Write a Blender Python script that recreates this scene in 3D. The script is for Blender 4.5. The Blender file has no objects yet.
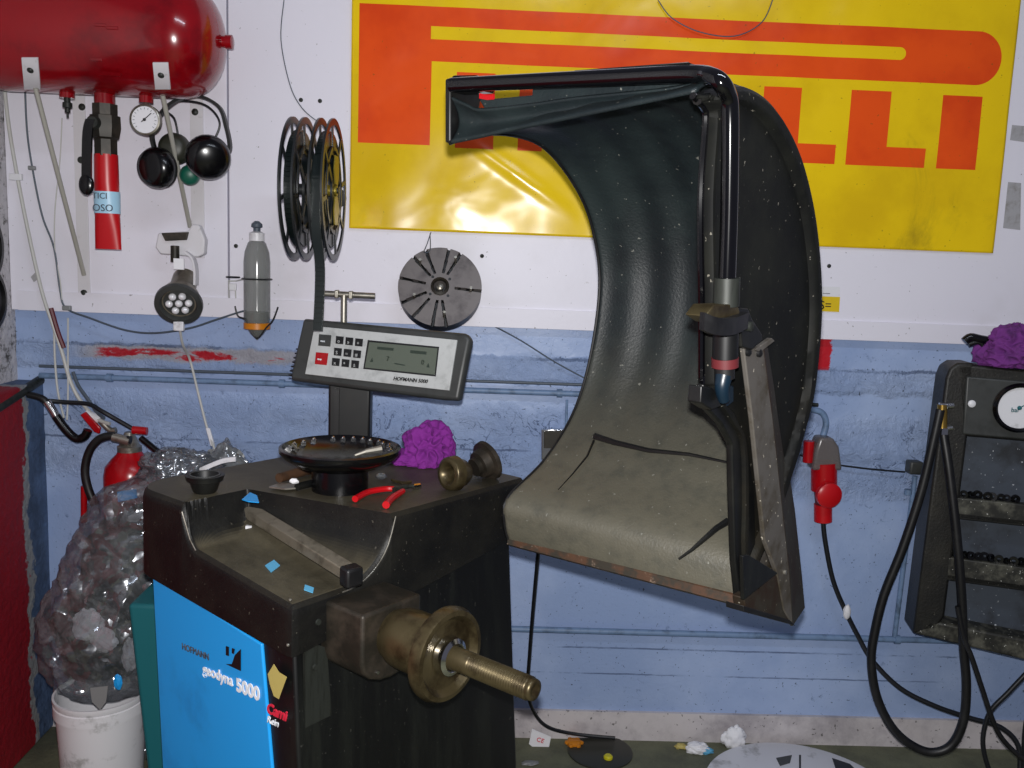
import bpy, bmesh, math, random
from mathutils import Vector, Matrix, noise
random.seed(7)
scene = bpy.context.scene
COL = scene.collection
V = Vector
pi = math.pi
# ------------------------------------------------------------------ camera
F_PX, YAW, PITCH, ROLL, WALL = 900.3, .0272, .1408, .0384, 2.6618
CAM = V((0, 0, 1.5))
_f = V((math.sin(YAW)*math.cos(PITCH), math.cos(YAW)*math.cos(PITCH), -math.sin(PITCH)))
_r = V((math.cos(YAW), -math.sin(YAW), 0)); _u = _r.cross(_f)
_R = _r*math.cos(ROLL)+_u*math.sin(ROLL); _U = -_r*math.sin(ROLL)+_u*math.cos(ROLL)
cd = bpy.data.cameras.new('camera'); cam = bpy.data.objects.new('camera', cd); COL.objects.link(cam)
cd.sensor_width = 36; cd.lens = F_PX/1024*36; cd.clip_start = .02
m = Matrix((( _R.x, _U.x, -_f.x, CAM.x), (_R.y, _U.y, -_f.y, CAM.y), (_R.z, _U.z, -_f.z, CAM.z), (0, 0, 0, 1)))
cam.matrix_world = m; scene.camera = cam
# ---------------------------------------------- measuring: photo point -> place in the room
def ray(px, py): return _f+_R*((px-512)/F_PX)-_U*((py-384)/F_PX)
def PL(px, py, p, n):
    d = ray(px, py); p = V(p); n = V(n); return CAM+d*((p-CAM).dot(n)/d.dot(n))
def Y(px, py, y): return PL(px, py, (0, y, 0), (0, 1, 0))
def X(px, py, x): return PL(px, py, (x, 0, 0), (1, 0, 0))
def Z(px, py, z): return PL(px, py, (0, 0, z), (0, 0, 1))
TH = .8781; NO = V((-.3117, 1.4368, 0)); A = V((-math.sin(TH), math.cos(TH), 0)); B = V((math.cos(TH), math.sin(TH), 0)); ZT = 1.0248
def M(a, b, z): return NO+A*a+B*b+V((0, 0, z))
def LA(px, py, a): return PL(px, py, NO+A*a, A)
def LB(px, py, b): return PL(px, py, NO+B*b, B)
def loc(P): d = V(P)-NO; return d.dot(A), d.dot(B), P[2]
# ------------------------------------------------------------------ materials
def lin(c): return c/12.92 if c <= .04045 else ((c+.055)/1.055)**2.4
def hexc(h):
    h = h.lstrip('#'); return tuple(lin(int(h[i:i+2], 16)/255) for i in (0, 2, 4))+(1,)
class NT:
    def __init__(s, name):
        s.m = bpy.data.materials.new(name); s.m.use_nodes = True; s.t = s.m.node_tree; s.n = s.t.nodes
        s.b = s.n['Principled BSDF']; s.tc = s.n.new('ShaderNodeTexCoord').outputs['Object']
    def L(s, a, b): s.t.links.new(a, b)
    def noise(s, scale, detail=4, rough=.6, dist=0, vec=None, stretch=None):
        n = s.n.new('ShaderNodeTexNoise'); n.inputs['Scale'].default_value = scale; n.inputs['Detail'].default_value = detail
        n.inputs['Roughness'].default_value = rough; n.inputs['Distortion'].default_value = dist
        v = vec or s.tc
        if stretch:
            mp = s.n.new('ShaderNodeMapping'); mp.inputs['Scale'].default_value = stretch; s.L(v, mp.inputs[0]); v = mp.outputs[0]
        s.L(v, n.inputs['Vector']); return n.outputs['Fac']
    def ramp(s, fac, lo, hi, a=0, b=1):
        n = s.n.new('ShaderNodeMapRange'); n.interpolation_type = 'SMOOTHSTEP'
        s.L(fac, n.inputs[0])
        for i, v in enumerate((lo, hi, a, b)): n.inputs[i+1].default_value = v
        return n.outputs[0]
    def math(s, op, a, b=None):
        n = s.n.new('ShaderNodeMath'); n.operation = op
        for i, v in enumerate((a, b)):
            if v is None: continue
            if isinstance(v, (int, float)): n.inputs[i].default_value = v
            else: s.L(v, n.inputs[i])
        return n.outputs[0]
    def mix(s, fac, a, b):
        n = s.n.new('ShaderNodeMix'); n.data_type = 'RGBA'
        for k, v in ((0, fac), (6, a), (7, b)):
            if isinstance(v, (int, float)): n.inputs[k].default_value = v
            elif isinstance(v, (tuple, str)): n.inputs[k].default_value = hexc(v) if isinstance(v, str) else v
            else: s.L(v, n.inputs[k])
        return n.outputs[2]
    def sep(s):
        n = s.n.new('ShaderNodeSeparateXYZ'); s.L(s.tc, n.inputs[0]); return n.outputs
    def bump(s, h, strength=.3, dist=.01):
        n = s.n.new('ShaderNodeBump'); n.inputs['Strength'].default_value = strength; n.inputs['Distance'].default_value = dist
        s.L(h, n.inputs['Height']); s.L(n.outputs[0], s.b.inputs['Normal'])
    def base(s, c):
        if isinstance(c, str): s.b.inputs['Base Color'].default_value = hexc(c)
        else: s.L(c, s.b.inputs['Base Color'])
    def set(s, rough=.5, metal=0, spec=.5, alpha=1, trans=0, coat=0):
        s.b.inputs['Roughness'].default_value = rough; s.b.inputs['Metallic'].default_value = metal
        s.b.inputs['Specular IOR Level'].default_value = spec; s.b.inputs['Alpha'].default_value = alpha
        s.b.inputs['Transmission Weight'].default_value = trans; s.b.inputs['Coat Weight'].default_value = coat
def mat(name, col, rough=.5, metal=0, dirt=None, dscale=14, lo=.45, hi=.7, damt=1, bump=0, bscale=60, spec=.5, stretch=None, specks=None, coat=0):
    t = NT(name); t.set(rough, metal, spec, coat=coat)
    c = col
    if dirt:
        c = t.mix(t.ramp(t.noise(dscale, 6, .65, stretch=stretch), lo, hi, 0, damt), col, dirt)
    if specks:
        c = t.mix(t.ramp(t.noise(130, 2, .5), .70, .74, 0, 1), c, specks)
    t.base(c)
    if bump: t.bump(t.noise(bscale, 4, .6), bump, .004)
    return t.m
MT = {}
MT['black'] = mat('black_plastic', '#0c0d0e', .42, dirt='#1b1b18', dscale=9)
MT['blackgloss'] = mat('glossy_black_plastic', '#08080a', .22)
MT['blackrubber'] = mat('black_rubber', '#0d0d0f', .45, dirt='#1c1c1d')
MT['chromeblack'] = mat('glossy_black_enamel', '#050507', .12, coat=.6)
MT['hood'] = mat('oily_black_plastic', '#0b0b0a', .5, dirt='#24221c', dscale=7, lo=.36, hi=.75, bump=.25, bscale=160, specks='#45423a')
t = NT('oily_black_top_cover'); t.set(.5, 0, .35)
geo = t.n.new('ShaderNodeNewGeometry'); sx = t.n.new('ShaderNodeSeparateXYZ'); t.L(geo.outputs['True Normal'], sx.inputs[0])
c = t.mix(t.ramp(t.noise(7, 6, .65), .36, .75), '#090909', '#1c1b17')
c = t.mix(t.math('MULTIPLY', t.ramp(sx.outputs[2], .5, .95), t.ramp(t.noise(6, 6, .7, .5), .3, .7, .35, .9)), c, '#565040')
c = t.mix(t.ramp(t.noise(130, 2, .5), .70, .74, 0, 1), c, '#45423a'); t.base(c); t.bump(t.noise(160, 4, .6), .2, .004); MT['topcover'] = t.m
MT['cabinet'] = mat('greasy_black_enamel', '#08090a', .42, dirt='#181a17', dscale=9, lo=.42, hi=.75, stretch=(3, 3, .35), specks='#33332f')
MT['steelstrip'] = mat('worn_dark_metal', '#2c2f2b', .5, .3, dirt='#171814', dscale=20, stretch=(3, 3, .3))
MT['blue'] = mat('blue_enamel', '#1f9be8', .32, dirt='#1a84cc', dscale=6, lo=.5, hi=.8)
MT['teal'] = mat('dark_teal_plastic', '#0f6068', .5)
MT['red'] = mat('red_enamel', '#a80812', .25, dirt='#8e050e', dscale=5)
MT['tankred'] = mat('glossy_dark_red_enamel', '#8c0510', .2, dirt='#5a030b', dscale=4, lo=.45, hi=.75, coat=.4)
MT['redplastic'] = mat('red_plastic', '#b80c16', .35)
MT['white'] = mat('white_painted_metal', '#d2d0d4', .5, dirt='#a09d96', dscale=40, lo=.6, hi=.8)
MT['whiteplastic'] = mat('white_plastic', '#dcdce0', .4, dirt='#a8a8a8', dscale=12, lo=.55)
MT['paper'] = mat('white_paper', '#e6e6ea', .8, bump=.3)
MT['steel'] = mat('dull_steel', '#a09c92', .35, .8, dirt='#6e685c', dscale=30)
MT['disc'] = mat('machined_grey_steel', '#736d6b', .45, .35, dirt='#565050', dscale=14)
MT['chrome'] = mat('bright_chrome', '#d8d8d8', .15, 1)
MT['brass'] = mat('brass', '#b8964a', .3, .9)
MT['bronze'] = mat('oily_brown_steel', '#5a5038', .36, .65, dirt='#33291a', dscale=20, lo=.4)
MT['oldmetal'] = mat('greasy_cast_metal', '#28251f', .48, .35, dirt='#4a4138', dscale=14, lo=.42, hi=.75)
MT['alu'] = mat('tarnished_aluminium', '#7d7668', .42, .4, dirt='#575145', dscale=25)
MT['rustchan'] = mat('rust_stained_grey_steel', '#5f5b56', .5, .2, dirt='#40382a', dscale=11, lo=.42, hi=.68, specks='#c0b8a8')
MT['rust'] = mat('brown_stained_steel', '#37332a', .55, .2, dirt='#2e1e12', dscale=12, lo=.4, hi=.65, specks='#a09a88')
MT['greyhouse'] = mat('dark_grey_plastic', '#393b3a', .45, dirt='#2b2d2b', dscale=12)
MT['consoleface'] = mat('pale_grey_panel', '#b9bcbb', .4, dirt='#a0a3a2', dscale=25)
MT['dark'] = mat('near_black_print', '#131517', .4)
MT['lcd'] = mat('grey_green_display_glass', '#586055', .15)
MT['lcdink'] = mat('display_segments', '#2c382f', .3)
MT['palelabel'] = mat('pale_blue_label', '#a6cfe6', .4)
MT['rod'] = mat('dull_grey_rod', '#a3a198', .4, .1)
MT['patch'] = mat('pale_grey_tape', '#a4a3a6', .6, dirt='#86837f', dscale=30)
MT['dustlip'] = mat('dusty_black_tray_edge', '#1f1f1b', .55, dirt='#55544a', dscale=26, lo=.42, hi=.7, specks='#c8c8c0')
MT['dustflashplate'] = mat('dusty_flash_paled_plastic', '#3f4650', .5, dirt='#2b2e33', dscale=10, specks='#b0b4ba')  # dusty plate, paler blue-grey with the flash reflection put into its colour
MT['purple'] = mat('purple_cloth', '#7c2088', .85, bump=.6, bscale=300, dirt='#6b1a78', dscale=20)
MT['purpledark'] = mat('dull_purple_cloth', '#6e2c7c', .85, bump=.6, bscale=300, dirt='#4c205a', dscale=20)
MT['yellow'] = mat('yellow_plastic', '#c8c020', .4)
MT['orange'] = mat('orange_plastic', '#c87a10', .4)
MT['gold'] = mat('dull_gold_plastic', '#8a7a28', .35, .5)
MT['wood'] = mat('brown_wood', '#4a3220', .6, dirt='#2e1e12', dscale=30)
MT['grey'] = mat('grey_plastic', '#7d7f80', .45)
MT['lightblue'] = mat('light_blue_paper', '#5aa6cc', .6)
MT['brightblue'] = mat('bright_blue_film', '#1f9be6', .35)
MT['reel'] = mat('dark_grey_reel_plastic', '#1f2224', .35)
MT['tape'] = mat('dark_weight_tape', '#141c1c', .3, .3)
MT['pink'] = mat('faded_red_band', '#5a1e22', .5)
MT['darkblue'] = mat('dark_blue_plastic', '#0c1e2c', .35)
MT['green'] = mat('dark_green_plastic', '#0c5a48', .4)
MT['olive'] = mat('dark_olive_plastic', '#2a2b22', .45)
MT['pipe'] = mat('blue_painted_conduit', '#6d86a8', .5, dirt='#4d6078', dscale=20)
MT['wire'] = mat('grey_wire', '#4a5460', .5)
MT['palewire'] = mat('pale_wire', '#b8b8b4', .5)
MT['blackwire'] = mat('black_wire', '#15171b', .4)
MT['wasted'] = mat('dark_red_tape', '#5a1a24', .5)
MT['led'] = mat('clear_led_lens', '#f0f0f4', .08, .2)
MT['yellowprint'] = mat('yellow_label_print', '#d8b818', .4)
MT['whiteprint'] = mat('white_print', '#e8eef4', .5)
MT['redprint'] = mat('red_print', '#d02840', .5)
MT['tan'] = mat('tan_sticker', '#b8a860', .6)

def glassy(name, col, alpha, rough=.15, bump=0, bscale=40):
    t = NT(name); t.set(rough, 0, .7, alpha); t.base(col)
    if bump: t.bump(t.noise(bscale, 5, .6, 1.5), bump, .02)
    return t.m
MT['bag'] = None
t = NT('crinkled_clear_film'); t.m.node_tree.nodes.remove(t.b)
out = [n for n in t.n if n.type == 'OUTPUT_MATERIAL'][0]
tr_ = t.n.new('ShaderNodeBsdfTransparent'); tr_.inputs[0].default_value = (.72, .74, .76, 1)
gl_ = t.n.new('ShaderNodeBsdfGlossy'); gl_.inputs['Color'].default_value = (.9, .93, 1, 1); gl_.inputs['Roughness'].default_value = .2
df_ = t.n.new('ShaderNodeBsdfDiffuse'); df_.inputs[0].default_value = hexc('#84888c')
vo = t.n.new('ShaderNodeTexVoronoi'); vo.inputs['Scale'].default_value = 46
dist_ = t.n.new('ShaderNodeTexNoise'); dist_.inputs['Scale'].default_value = 9; t.L(t.tc, dist_.inputs['Vector'])
va = t.n.new('ShaderNodeVectorMath'); va.operation = 'MULTIPLY_ADD'; t.L(dist_.outputs['Color'], va.inputs[0]); va.inputs[1].default_value = (.12, .12, .12); t.L(t.tc, va.inputs[2]); t.L(va.outputs[0], vo.inputs['Vector'])
v1 = t.n.new('ShaderNodeVectorMath'); v1.operation = 'SUBTRACT'; t.L(vo.outputs['Color'], v1.inputs[0]); v1.inputs[1].default_value = (.5, .5, .5)
ge = t.n.new('ShaderNodeNewGeometry'); v2 = t.n.new('ShaderNodeVectorMath'); v2.operation = 'MULTIPLY_ADD'; t.L(v1.outputs[0], v2.inputs[0]); v2.inputs[1].default_value = (1.0, 1.0, 1.0); t.L(ge.outputs['Normal'], v2.inputs[2])
v3 = t.n.new('ShaderNodeVectorMath'); v3.operation = 'NORMALIZE'; t.L(v2.outputs[0], v3.inputs[0]); t.L(v3.outputs[0], gl_.inputs['Normal'])
m1 = t.n.new('ShaderNodeMixShader'); t.L(t.ramp(t.noise(12, 6, .7, 1.5), .42, .72, .16, .6), m1.inputs[0]); t.L(tr_.outputs[0], m1.inputs[1]); t.L(df_.outputs[0], m1.inputs[2])
m2 = t.n.new('ShaderNodeMixShader'); m2.inputs[0].default_value = .17; t.L(m1.outputs[0], m2.inputs[1]); t.L(gl_.outputs[0], m2.inputs[2]); t.L(m2.outputs[0], out.inputs[0])
MT['bag'] = t.m
MT['bottle'] = glassy('smoky_clear_plastic', '#8b8f8c', .55, .12)
MT['smoke'] = glassy('smoky_grey_socket_plastic', '#6c6664', .75, .25)

# white boards
t = NT('dirty_white_board'); t.set(.42, 0, .4)
c = t.mix(t.ramp(t.noise(2.2, 5, .6), .5, .8, 0, .45), '#e2e0ea', '#b9b5b4')
c = t.mix(t.ramp(t.noise(85, 2, .5), .715, .745, 0, .6), c, '#6a6660')
c = t.mix(t.ramp(t.noise(9, 8, .8, 1), .64, .74, 0, .6), c, '#8f897c')
t.base(c); t.bump(t.noise(40, 4, .6), .12, .004); MT['board'] = t.m
# blue wall, object coords = world coords
t = NT('blue_painted_rough_wall'); t.set(.42, 0, .5)
x, y, z = t.sep()
c = t.mix(t.ramp(t.noise(2.5, 5, .6), .4, .7), '#8ea3ca', '#a2b5d8')
c = t.mix(t.ramp(t.noise(28, 7, .75, .5), .60, .74, 0, .75), c, '#46587a')
c = t.mix(t.ramp(t.noise(120, 2, .5), .70, .74, 0, .8), c, '#2e3644')
nz = t.noise(5, 6, .7, .4, stretch=(1, 1, 3.2)); ns = t.noise(14, 6, .75)
def band(zc, w, amp=.03):
    d = t.math('ABSOLUTE', t.math('ADD', t.math('SUBTRACT', z, zc), t.math('MULTIPLY', t.math('SUBTRACT', ns, .5), amp)))
    return t.ramp(d, w*.55, w, 1, 0)
lx = t.math('MULTIPLY', t.ramp(x, -1.25, -1.15), t.ramp(x, -.62, -.42, 1, 0))
pb = t.math('MULTIPLY', band(1.178, .026, .05), lx)
c = t.mix(t.math('MULTIPLY', pb, .75), c, '#a9a4a4')
c = t.mix(t.math('MULTIPLY', t.math('MULTIPLY', band(1.174, .018, .045), t.ramp(x, -1.17, -1.13)), t.math('MULTIPLY', t.ramp(x, -.62, -.45, 1, 0), t.ramp(nz, .47, .53))), c, '#b01024')
xn = t.math('ADD', x, t.math('MULTIPLY', ns, .05)); rr = t.math('MULTIPLY', t.math('MULTIPLY', t.ramp(xn, 1.045, 1.05, 1, 0), t.ramp(x, .85, .86)), t.ramp(z, 1.195, 1.2))
c = t.mix(rr, c, '#b80e20')
for zc, w, am in ((.30, .0035, .006), (.215, .003, .006), (1.20, .006, .03), (.92, .004, .02)):
    c = t.mix(t.math('MULTIPLY', band(zc, w, am), t.ramp(nz, .42, .6, 0, .7)), c, '#3c4c6c')
rug_ = band(.93, .13, .1)
ck_ = t.math('ABSOLUTE', t.math('SUBTRACT', t.noise(13, 4, .6, 1.0), .5)); c = t.mix(t.math('MULTIPLY', t.math('MULTIPLY', t.ramp(ck_, .006, .016, 1, 0), t.ramp(t.noise(4, 3, .6), .48, .55)), t.math('MULTIPLY', rug_, .75)), c, '#36486a')
t.base(c)
rug = t.math('MAXIMUM', t.math('MULTIPLY', band(1.165, .045, .06), 1.0), t.math('MULTIPLY', band(.93, .14, .1), .9))
voro = t.n.new('ShaderNodeTexVoronoi'); voro.inputs['Scale'].default_value = 16; t.L(t.tc, voro.inputs['Vector'])
h = t.math('ADD', t.math('MULTIPLY', t.math('ADD', t.math('MULTIPLY', t.noise(26, 8, .7, 2.5), 1.0), t.math('MULTIPLY', voro.outputs['Distance'], .4)), t.math('ADD', rug, .08)), t.math('MULTIPLY', t.noise(90, 3, .5), .05))
t.bump(h, .6, .022); MT['wall'] = t.m
# side wall (lower): blue with ragged red part
t = NT('red_and_blue_painted_plaster'); t.set(.6)
x, y, z = t.sep(); ns = t.noise(9, 8, .7); e = t.math('ADD', y, t.math('MULTIPLY', t.math('SUBTRACT', ns, .5), .16))
c = t.mix(t.ramp(t.noise(6, 6, .7), .4, .7), '#50678a', '#34455e')
MT['_side'] = (t, e, c)
c = t.mix(t.ramp(e, 2.555, 2.56, 1, 0), c, '#8d8f90'); c = t.mix(t.ramp(e, 2.528, 2.533, 1, 0), c, '#8a0618')
t.base(c); t.bump(t.noise(30, 6, .7), .6, .02); MT['sidewall'] = t.m
t = NT('rough_white_plaster'); t.set(.7)
c = t.mix(t.ramp(t.noise(30, 8, .75), .5, .65), '#cfccd0', '#57544e'); t.base(c); t.bump(t.noise(35, 8, .7), 1, .02); MT['plaster'] = t.m
t = NT('greasy_concrete_floor'); t.set(.7)
c = t.mix(t.ramp(t.noise(4, 8, .7), .35, .7), '#6a6c55', '#4c4e40'); c = t.mix(t.ramp(t.noise(45, 6, .8), .62, .72, 0, .6), c, '#77766a'); t.base(c)
t.bump(t.noise(60, 5, .7), .4, .01); MT['floor'] = t.m
t = NT('scuffed_white_baseboard_paint'); t.set(.5)
c = t.mix(t.ramp(t.noise(6, 6, .7), .4, .75), '#c9c3c4', '#9a9498'); c = t.mix(t.ramp(t.noise(70, 2, .5), .68, .72, 0, .8), c, '#4c4a46'); t.base(c); MT['base'] = t.m
# guard plastic
t = NT('dusty_dark_guard_plastic'); t.set(.5, 0, .45)
x, y, z = t.sep(); dust = t.ramp(t.math('ADD', z, t.math('MULTIPLY', t.noise(6, 3, .5), .12)), .14, .50, 1, 0)
c = t.mix(t.ramp(t.noise(5, 6, .6), .4, .7), '#141c1f', '#222c2d'); c = t.mix(t.math('MULTIPLY', dust, t.ramp(t.noise(30, 5, .6), .2, .6, .6, .95)), c, '#5a574b')
c = t.mix(t.ramp(t.noise(110, 2, .5), .71, .75, 0, .6), c, '#8a8a82')
t.base(c); t.bump(t.noise(200, 3, .6), .25, .004); MT['guard'] = t.m
t = NT('dusty_black_side_panel'); t.set(.6, 0, .2)
x, y, z = t.sep()
c = t.mix(t.ramp(t.noise(6, 6, .65), .38, .7), '#0e0f0f', '#1b1c18'); c = t.mix(t.math('MULTIPLY', t.ramp(z, .0, .5, 1, 0), t.ramp(t.noise(9, 6, .7), .35, .7, 0, .9)), c, '#241f16')
c = t.mix(t.ramp(t.noise(120, 2, .5), .70, .74, 0, .8), c, '#7a766c'); t.base(c); MT['panel'] = t.m
t = NT('rusty_lip_paint'); t.set(.5)
c = t.mix(t.ramp(t.noise(22, 6, .7), .42, .6), '#2e2a22', '#4a3222'); c = t.mix(t.ramp(t.noise(40, 5, .7), .6, .70), c, '#8a7868'); t.base(c); MT['lip'] = t.m

# ------------------------------------------------------------------ object helpers
ROOTM = {}
def props(o, label=None, cat=None, group=None, kind=None):
    if label: o['label'] = label
    if cat: o['category'] = cat
    if group: o['group'] = group
    if kind: o['kind'] = kind
def thing(name, label, cat, loc_, group=None, rz=0):
    o = bpy.data.objects.new(name, None); COL.objects.link(o); o.location = loc_; o.rotation_euler = (0, 0, rz); o.empty_display_size = .05
    ROOTM[o] = Matrix.Translation(V(loc_)) @ Matrix.Rotation(rz, 4, 'Z'); props(o, label, cat, group); return o
class MB:
    def __init__(s): s.bm = bmesh.new()
    def face(s, pts, mi=0):
        f = s.bm.faces.new([s.bm.verts.new(p) for p in pts]); f.material_index = mi; return s
    def prism(s, pts, vec, mi=0):
        pts = [V(p) for p in pts]; vec = V(vec); n = len(pts)
        a = [s.bm.verts.new(p) for p in pts]; b = [s.bm.verts.new(p+vec) for p in pts]
        fs = [s.bm.faces.new(a), s.bm.faces.new(list(reversed(b)))]
        for i in range(n): fs.append(s.bm.faces.new((a[i], b[i], b[(i+1) % n], a[(i+1) % n])))
        for f in fs: f.material_index = mi
        return s
    def hull(s, bot, top, mi=0):
        a = [s.bm.verts.new(p) for p in bot]; b = [s.bm.verts.new(p) for p in top]; n = len(a)
        fs = [s.bm.faces.new(a), s.bm.faces.new(list(reversed(b)))]
        for i in range(n): fs.append(s.bm.faces.new((a[i], b[i], b[(i+1) % n], a[(i+1) % n])))
        for f in fs: f.material_index = mi
        return s
    def box(s, c, size, ax=None, mi=0):
        c = V(c); ax = ax or (V((1, 0, 0)), V((0, 1, 0)), V((0, 0, 1)))
        h = [ax[i].normalized()*(size[i]/2) for i in range(3)]
        s.prism([c-h[0]-h[1]-h[2], c+h[0]-h[1]-h[2], c+h[0]+h[1]-h[2], c-h[0]+h[1]-h[2]], h[2]*2, mi); return s
    def rings(s, rings, close=True, cap=True, mi=0):
        vs = [[s.bm.verts.new(p) for p in r] for r in rings]; n = len(rings[0])
        for k in range(len(vs)-1):
            for i in range(n if close else n-1):
                try: s.bm.faces.new((vs[k][i], vs[k][(i+1) % n], vs[k+1][(i+1) % n], vs[k+1][i])).material_index = mi
                except ValueError: pass
        if cap and close:
            s.bm.faces.new(list(reversed(vs[0]))).material_index = mi; s.bm.faces.new(vs[-1]).material_index = mi
        return s
    def lathe(s, prof, o, axis, n=32, cap=True, mi=0, start=None):
        o = V(o); ax = V(axis).normalized(); e = V(start) if start else (V((0, 0, 1)) if abs(ax.z) < .9 else V((1, 0, 0)))
        u = (e-ax*e.dot(ax)).normalized(); w = ax.cross(u)
        s.rings([[o+ax*h+(u*math.cos(2*pi*i/n)+w*math.sin(2*pi*i/n))*max(r, 1e-5) for i in range(n)] for r, h in prof], True, cap, mi); return s
    def tube(s, path, r, n=10, smooth=0, mi=0, flat=None):
        path = [V(p) for p in path]
        if smooth: path = catmull(path, smooth)
        rs = r if isinstance(r, (list, tuple)) else None
        rings = []; prev = None; N = len(path)
        for k, p in enumerate(path):
            t = (path[min(k+1, N-1)]-path[max(k-1, 0)]).normalized()
            if prev is None:
                e = V((0, 0, 1)) if abs(t.z) < .9 else V((0, 1, 0)); u = (e-t*e.dot(t)).normalized()
            else:
                u = (prev-t*prev.dot(t)); u = u.normalized() if u.length > 1e-6 else prev
            prev = u; w = t.cross(u)
            rad = r if rs is None else rs[0]+(rs[-1]-rs[0])*k/(N-1) if len(rs) == 2 else rs[min(k, len(rs)-1)]
            rings.append([p+(u*math.cos(2*pi*i/n)+w*math.sin(2*pi*i/n))*rad for i in range(n)])
        s.rings(rings, True, True, mi); return s
    def ribbon(s, path, wdir, w, th, smooth=0, mi=0):
        path = [V(p) for p in path]
        if smooth: path = catmull(path, smooth)
        wd = V(wdir).normalized(); rings = []; N = len(path)
        for k, p in enumerate(path):
            t = (path[min(k+1, N-1)]-path[max(k-1, 0)]).normalized(); nn = t.cross(wd).normalized()
            rings.append([p+wd*w/2+nn*th/2, p-wd*w/2+nn*th/2, p-wd*w/2-nn*th/2, p+wd*w/2-nn*th/2])
        s.rings(rings, True, True, mi); return s
    def ball(s, c, r, sc=(1, 1, 1), sub=3, fn=None, mi=0):
        res = bmesh.ops.create_icosphere(s.bm, subdivisions=sub, radius=1)
        c = V(c)
        for v in res['verts']:
            d = v.co.copy(); k = fn(d) if fn else 1
            v.co = c+V((d.x*sc[0], d.y*sc[1], d.z*sc[2]))*r*k
        if mi:
            for v in res['verts']:
                for f in v.link_faces: f.material_index = mi
        return s
    def grid(s, fn, nu, nv, mi=0):
        vs = [[s.bm.verts.new(fn(i/nu, j/nv)) for j in range(nv+1)] for i in range(nu+1)]
        for i in range(nu):
            for j in range(nv): s.bm.faces.new((vs[i][j], vs[i+1][j], vs[i+1][j+1], vs[i][j+1])).material_index = mi
        return s
    def end(s, name, mats, parent=None, root=None, smooth=False, bevel=0, solid=0, label=None, cat=None, group=None, kind=None, recalc=True, sub=0, weld=True, world=False, angle=40, offset=-1):
        if weld: bmesh.ops.remove_doubles(s.bm, verts=s.bm.verts, dist=1e-6)
        if recalc: bmesh.ops.recalc_face_normals(s.bm, faces=s.bm.faces)
        me = bpy.data.meshes.new(name)
        if bevel and smooth is False: smooth = True
        o = bpy.data.objects.new(name, me); COL.objects.link(o)
        root = root or parent
        if parent:
            r = parent
            while r.parent: r = r.parent
            inv = ROOTM[r].inverted(); s.bm.transform(inv); o.parent = parent
        elif not world:
            xs = [v.co for v in s.bm.verts]; c = V(((min(p.x for p in xs)+max(p.x for p in xs))/2, (min(p.y for p in xs)+max(p.y for p in xs))/2, min(p.z for p in xs)))
            s.bm.transform(Matrix.Translation(-c)); o.location = c; ROOTM[o] = Matrix.Translation(c)
        else: ROOTM[o] = Matrix.Identity(4)
        s.bm.to_mesh(me); s.bm.free()
        for q in (mats if isinstance(mats, (list, tuple)) else [mats]): me.materials.append(MT[q] if isinstance(q, str) else q)
        if solid: md = o.modifiers.new('solid', 'SOLIDIFY'); md.thickness = solid; md.offset = offset
        if bevel: md = o.modifiers.new('bevel', 'BEVEL'); md.width = bevel; md.segments = 3; md.limit_method = 'ANGLE'; md.angle_limit = math.radians(35)
        if sub: md = o.modifiers.new('sub', 'SUBSURF'); md.levels = sub; md.render_levels = sub
        if smooth:
            me.polygons.foreach_set('use_smooth', [True]*len(me.polygons))
            try: me.set_sharp_from_angle(angle=math.radians(angle))
            except Exception: pass
        props(o, label, cat, group, kind); return o
def catmull(P, k):
    out = []; n = len(P)
    for i in range(n-1):
        p0, p1, p2, p3 = P[max(i-1, 0)], P[i], P[i+1], P[min(i+2, n-1)]
        for j in range(k):
            t = j/k; out.append(.5*((2*p1)+(p2-p0)*t+(2*p0-5*p1+4*p2-p3)*t*t+(3*p1-p0-3*p2+p3)*t**3))
    out.append(P[-1]); return out
def text(s, size, origin, right, up, material, name, parent, depth=.0008, shear=0, bold=0, align='LEFT'):
    cu = bpy.data.curves.new('text', 'FONT'); cu.body = s; cu.size = size; cu.extrude = depth; cu.shear = shear; cu.offset = bold; cu.align_x = align; cu.resolution_u = 3
    ob = bpy.data.objects.new('text', cu); COL.objects.link(ob)
    me = bpy.data.meshes.new_from_object(ob); bpy.data.objects.remove(ob); bpy.data.curves.remove(cu)
    r = V(right).normalized(); u = V(up); u = (u-r*u.dot(r)).normalized(); n = r.cross(u); o_ = V(origin)
    mm = Matrix(((r.x, u.x, n.x, o_.x), (r.y, u.y, n.y, o_.y), (r.z, u.z, n.z, o_.z), (0, 0, 0, 1)))
    mb = MB(); mb.bm.from_mesh(me); mb.bm.transform(mm); bpy.data.meshes.remove(me)
    return mb.end(name, material, parent, weld=False)
def yp(pts, y): return [Y(px, py, y) for px, py in pts]

# ================================================================== THE ROOM
def quadbox(name, m_, x0, x1, y0, y1, z0, z1, kind='structure', div=None, bevel=0):
    b = MB(); b.box(((x0+x1)/2, (y0+y1)/2, (z0+z1)/2), (x1-x0, y1-y0, z1-z0)); return b.end(name, m_, kind=kind, world=True, bevel=bevel)
quadbox('floor', 'floor', -1.9, 3.2, -1.2, 2.9, -.08, 0)
b = MB()   # back wall with a gently uneven face
def wf(u, v):
    x = -1.6+4.6*u; z = 3.0*v
    rug = math.exp(-((z-1.17)/.03)**2)+.8*math.exp(-((z-.93)/.1)**2)
    d = .012*rug*noise.fractal(V((x*9, z*14, 0)), 1, 2, 4)+.002*noise.noise(V((x*3, z*5, 1)))
    if abs(z-1.255) < .03: d *= .2
    return V((x, WALL+d, z))
b.grid(wf, 460, 300); b.end('wall_back', 'wall', kind='structure', world=True, smooth=True, solid=.12, offset=1, angle=180)
bt = b
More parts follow.
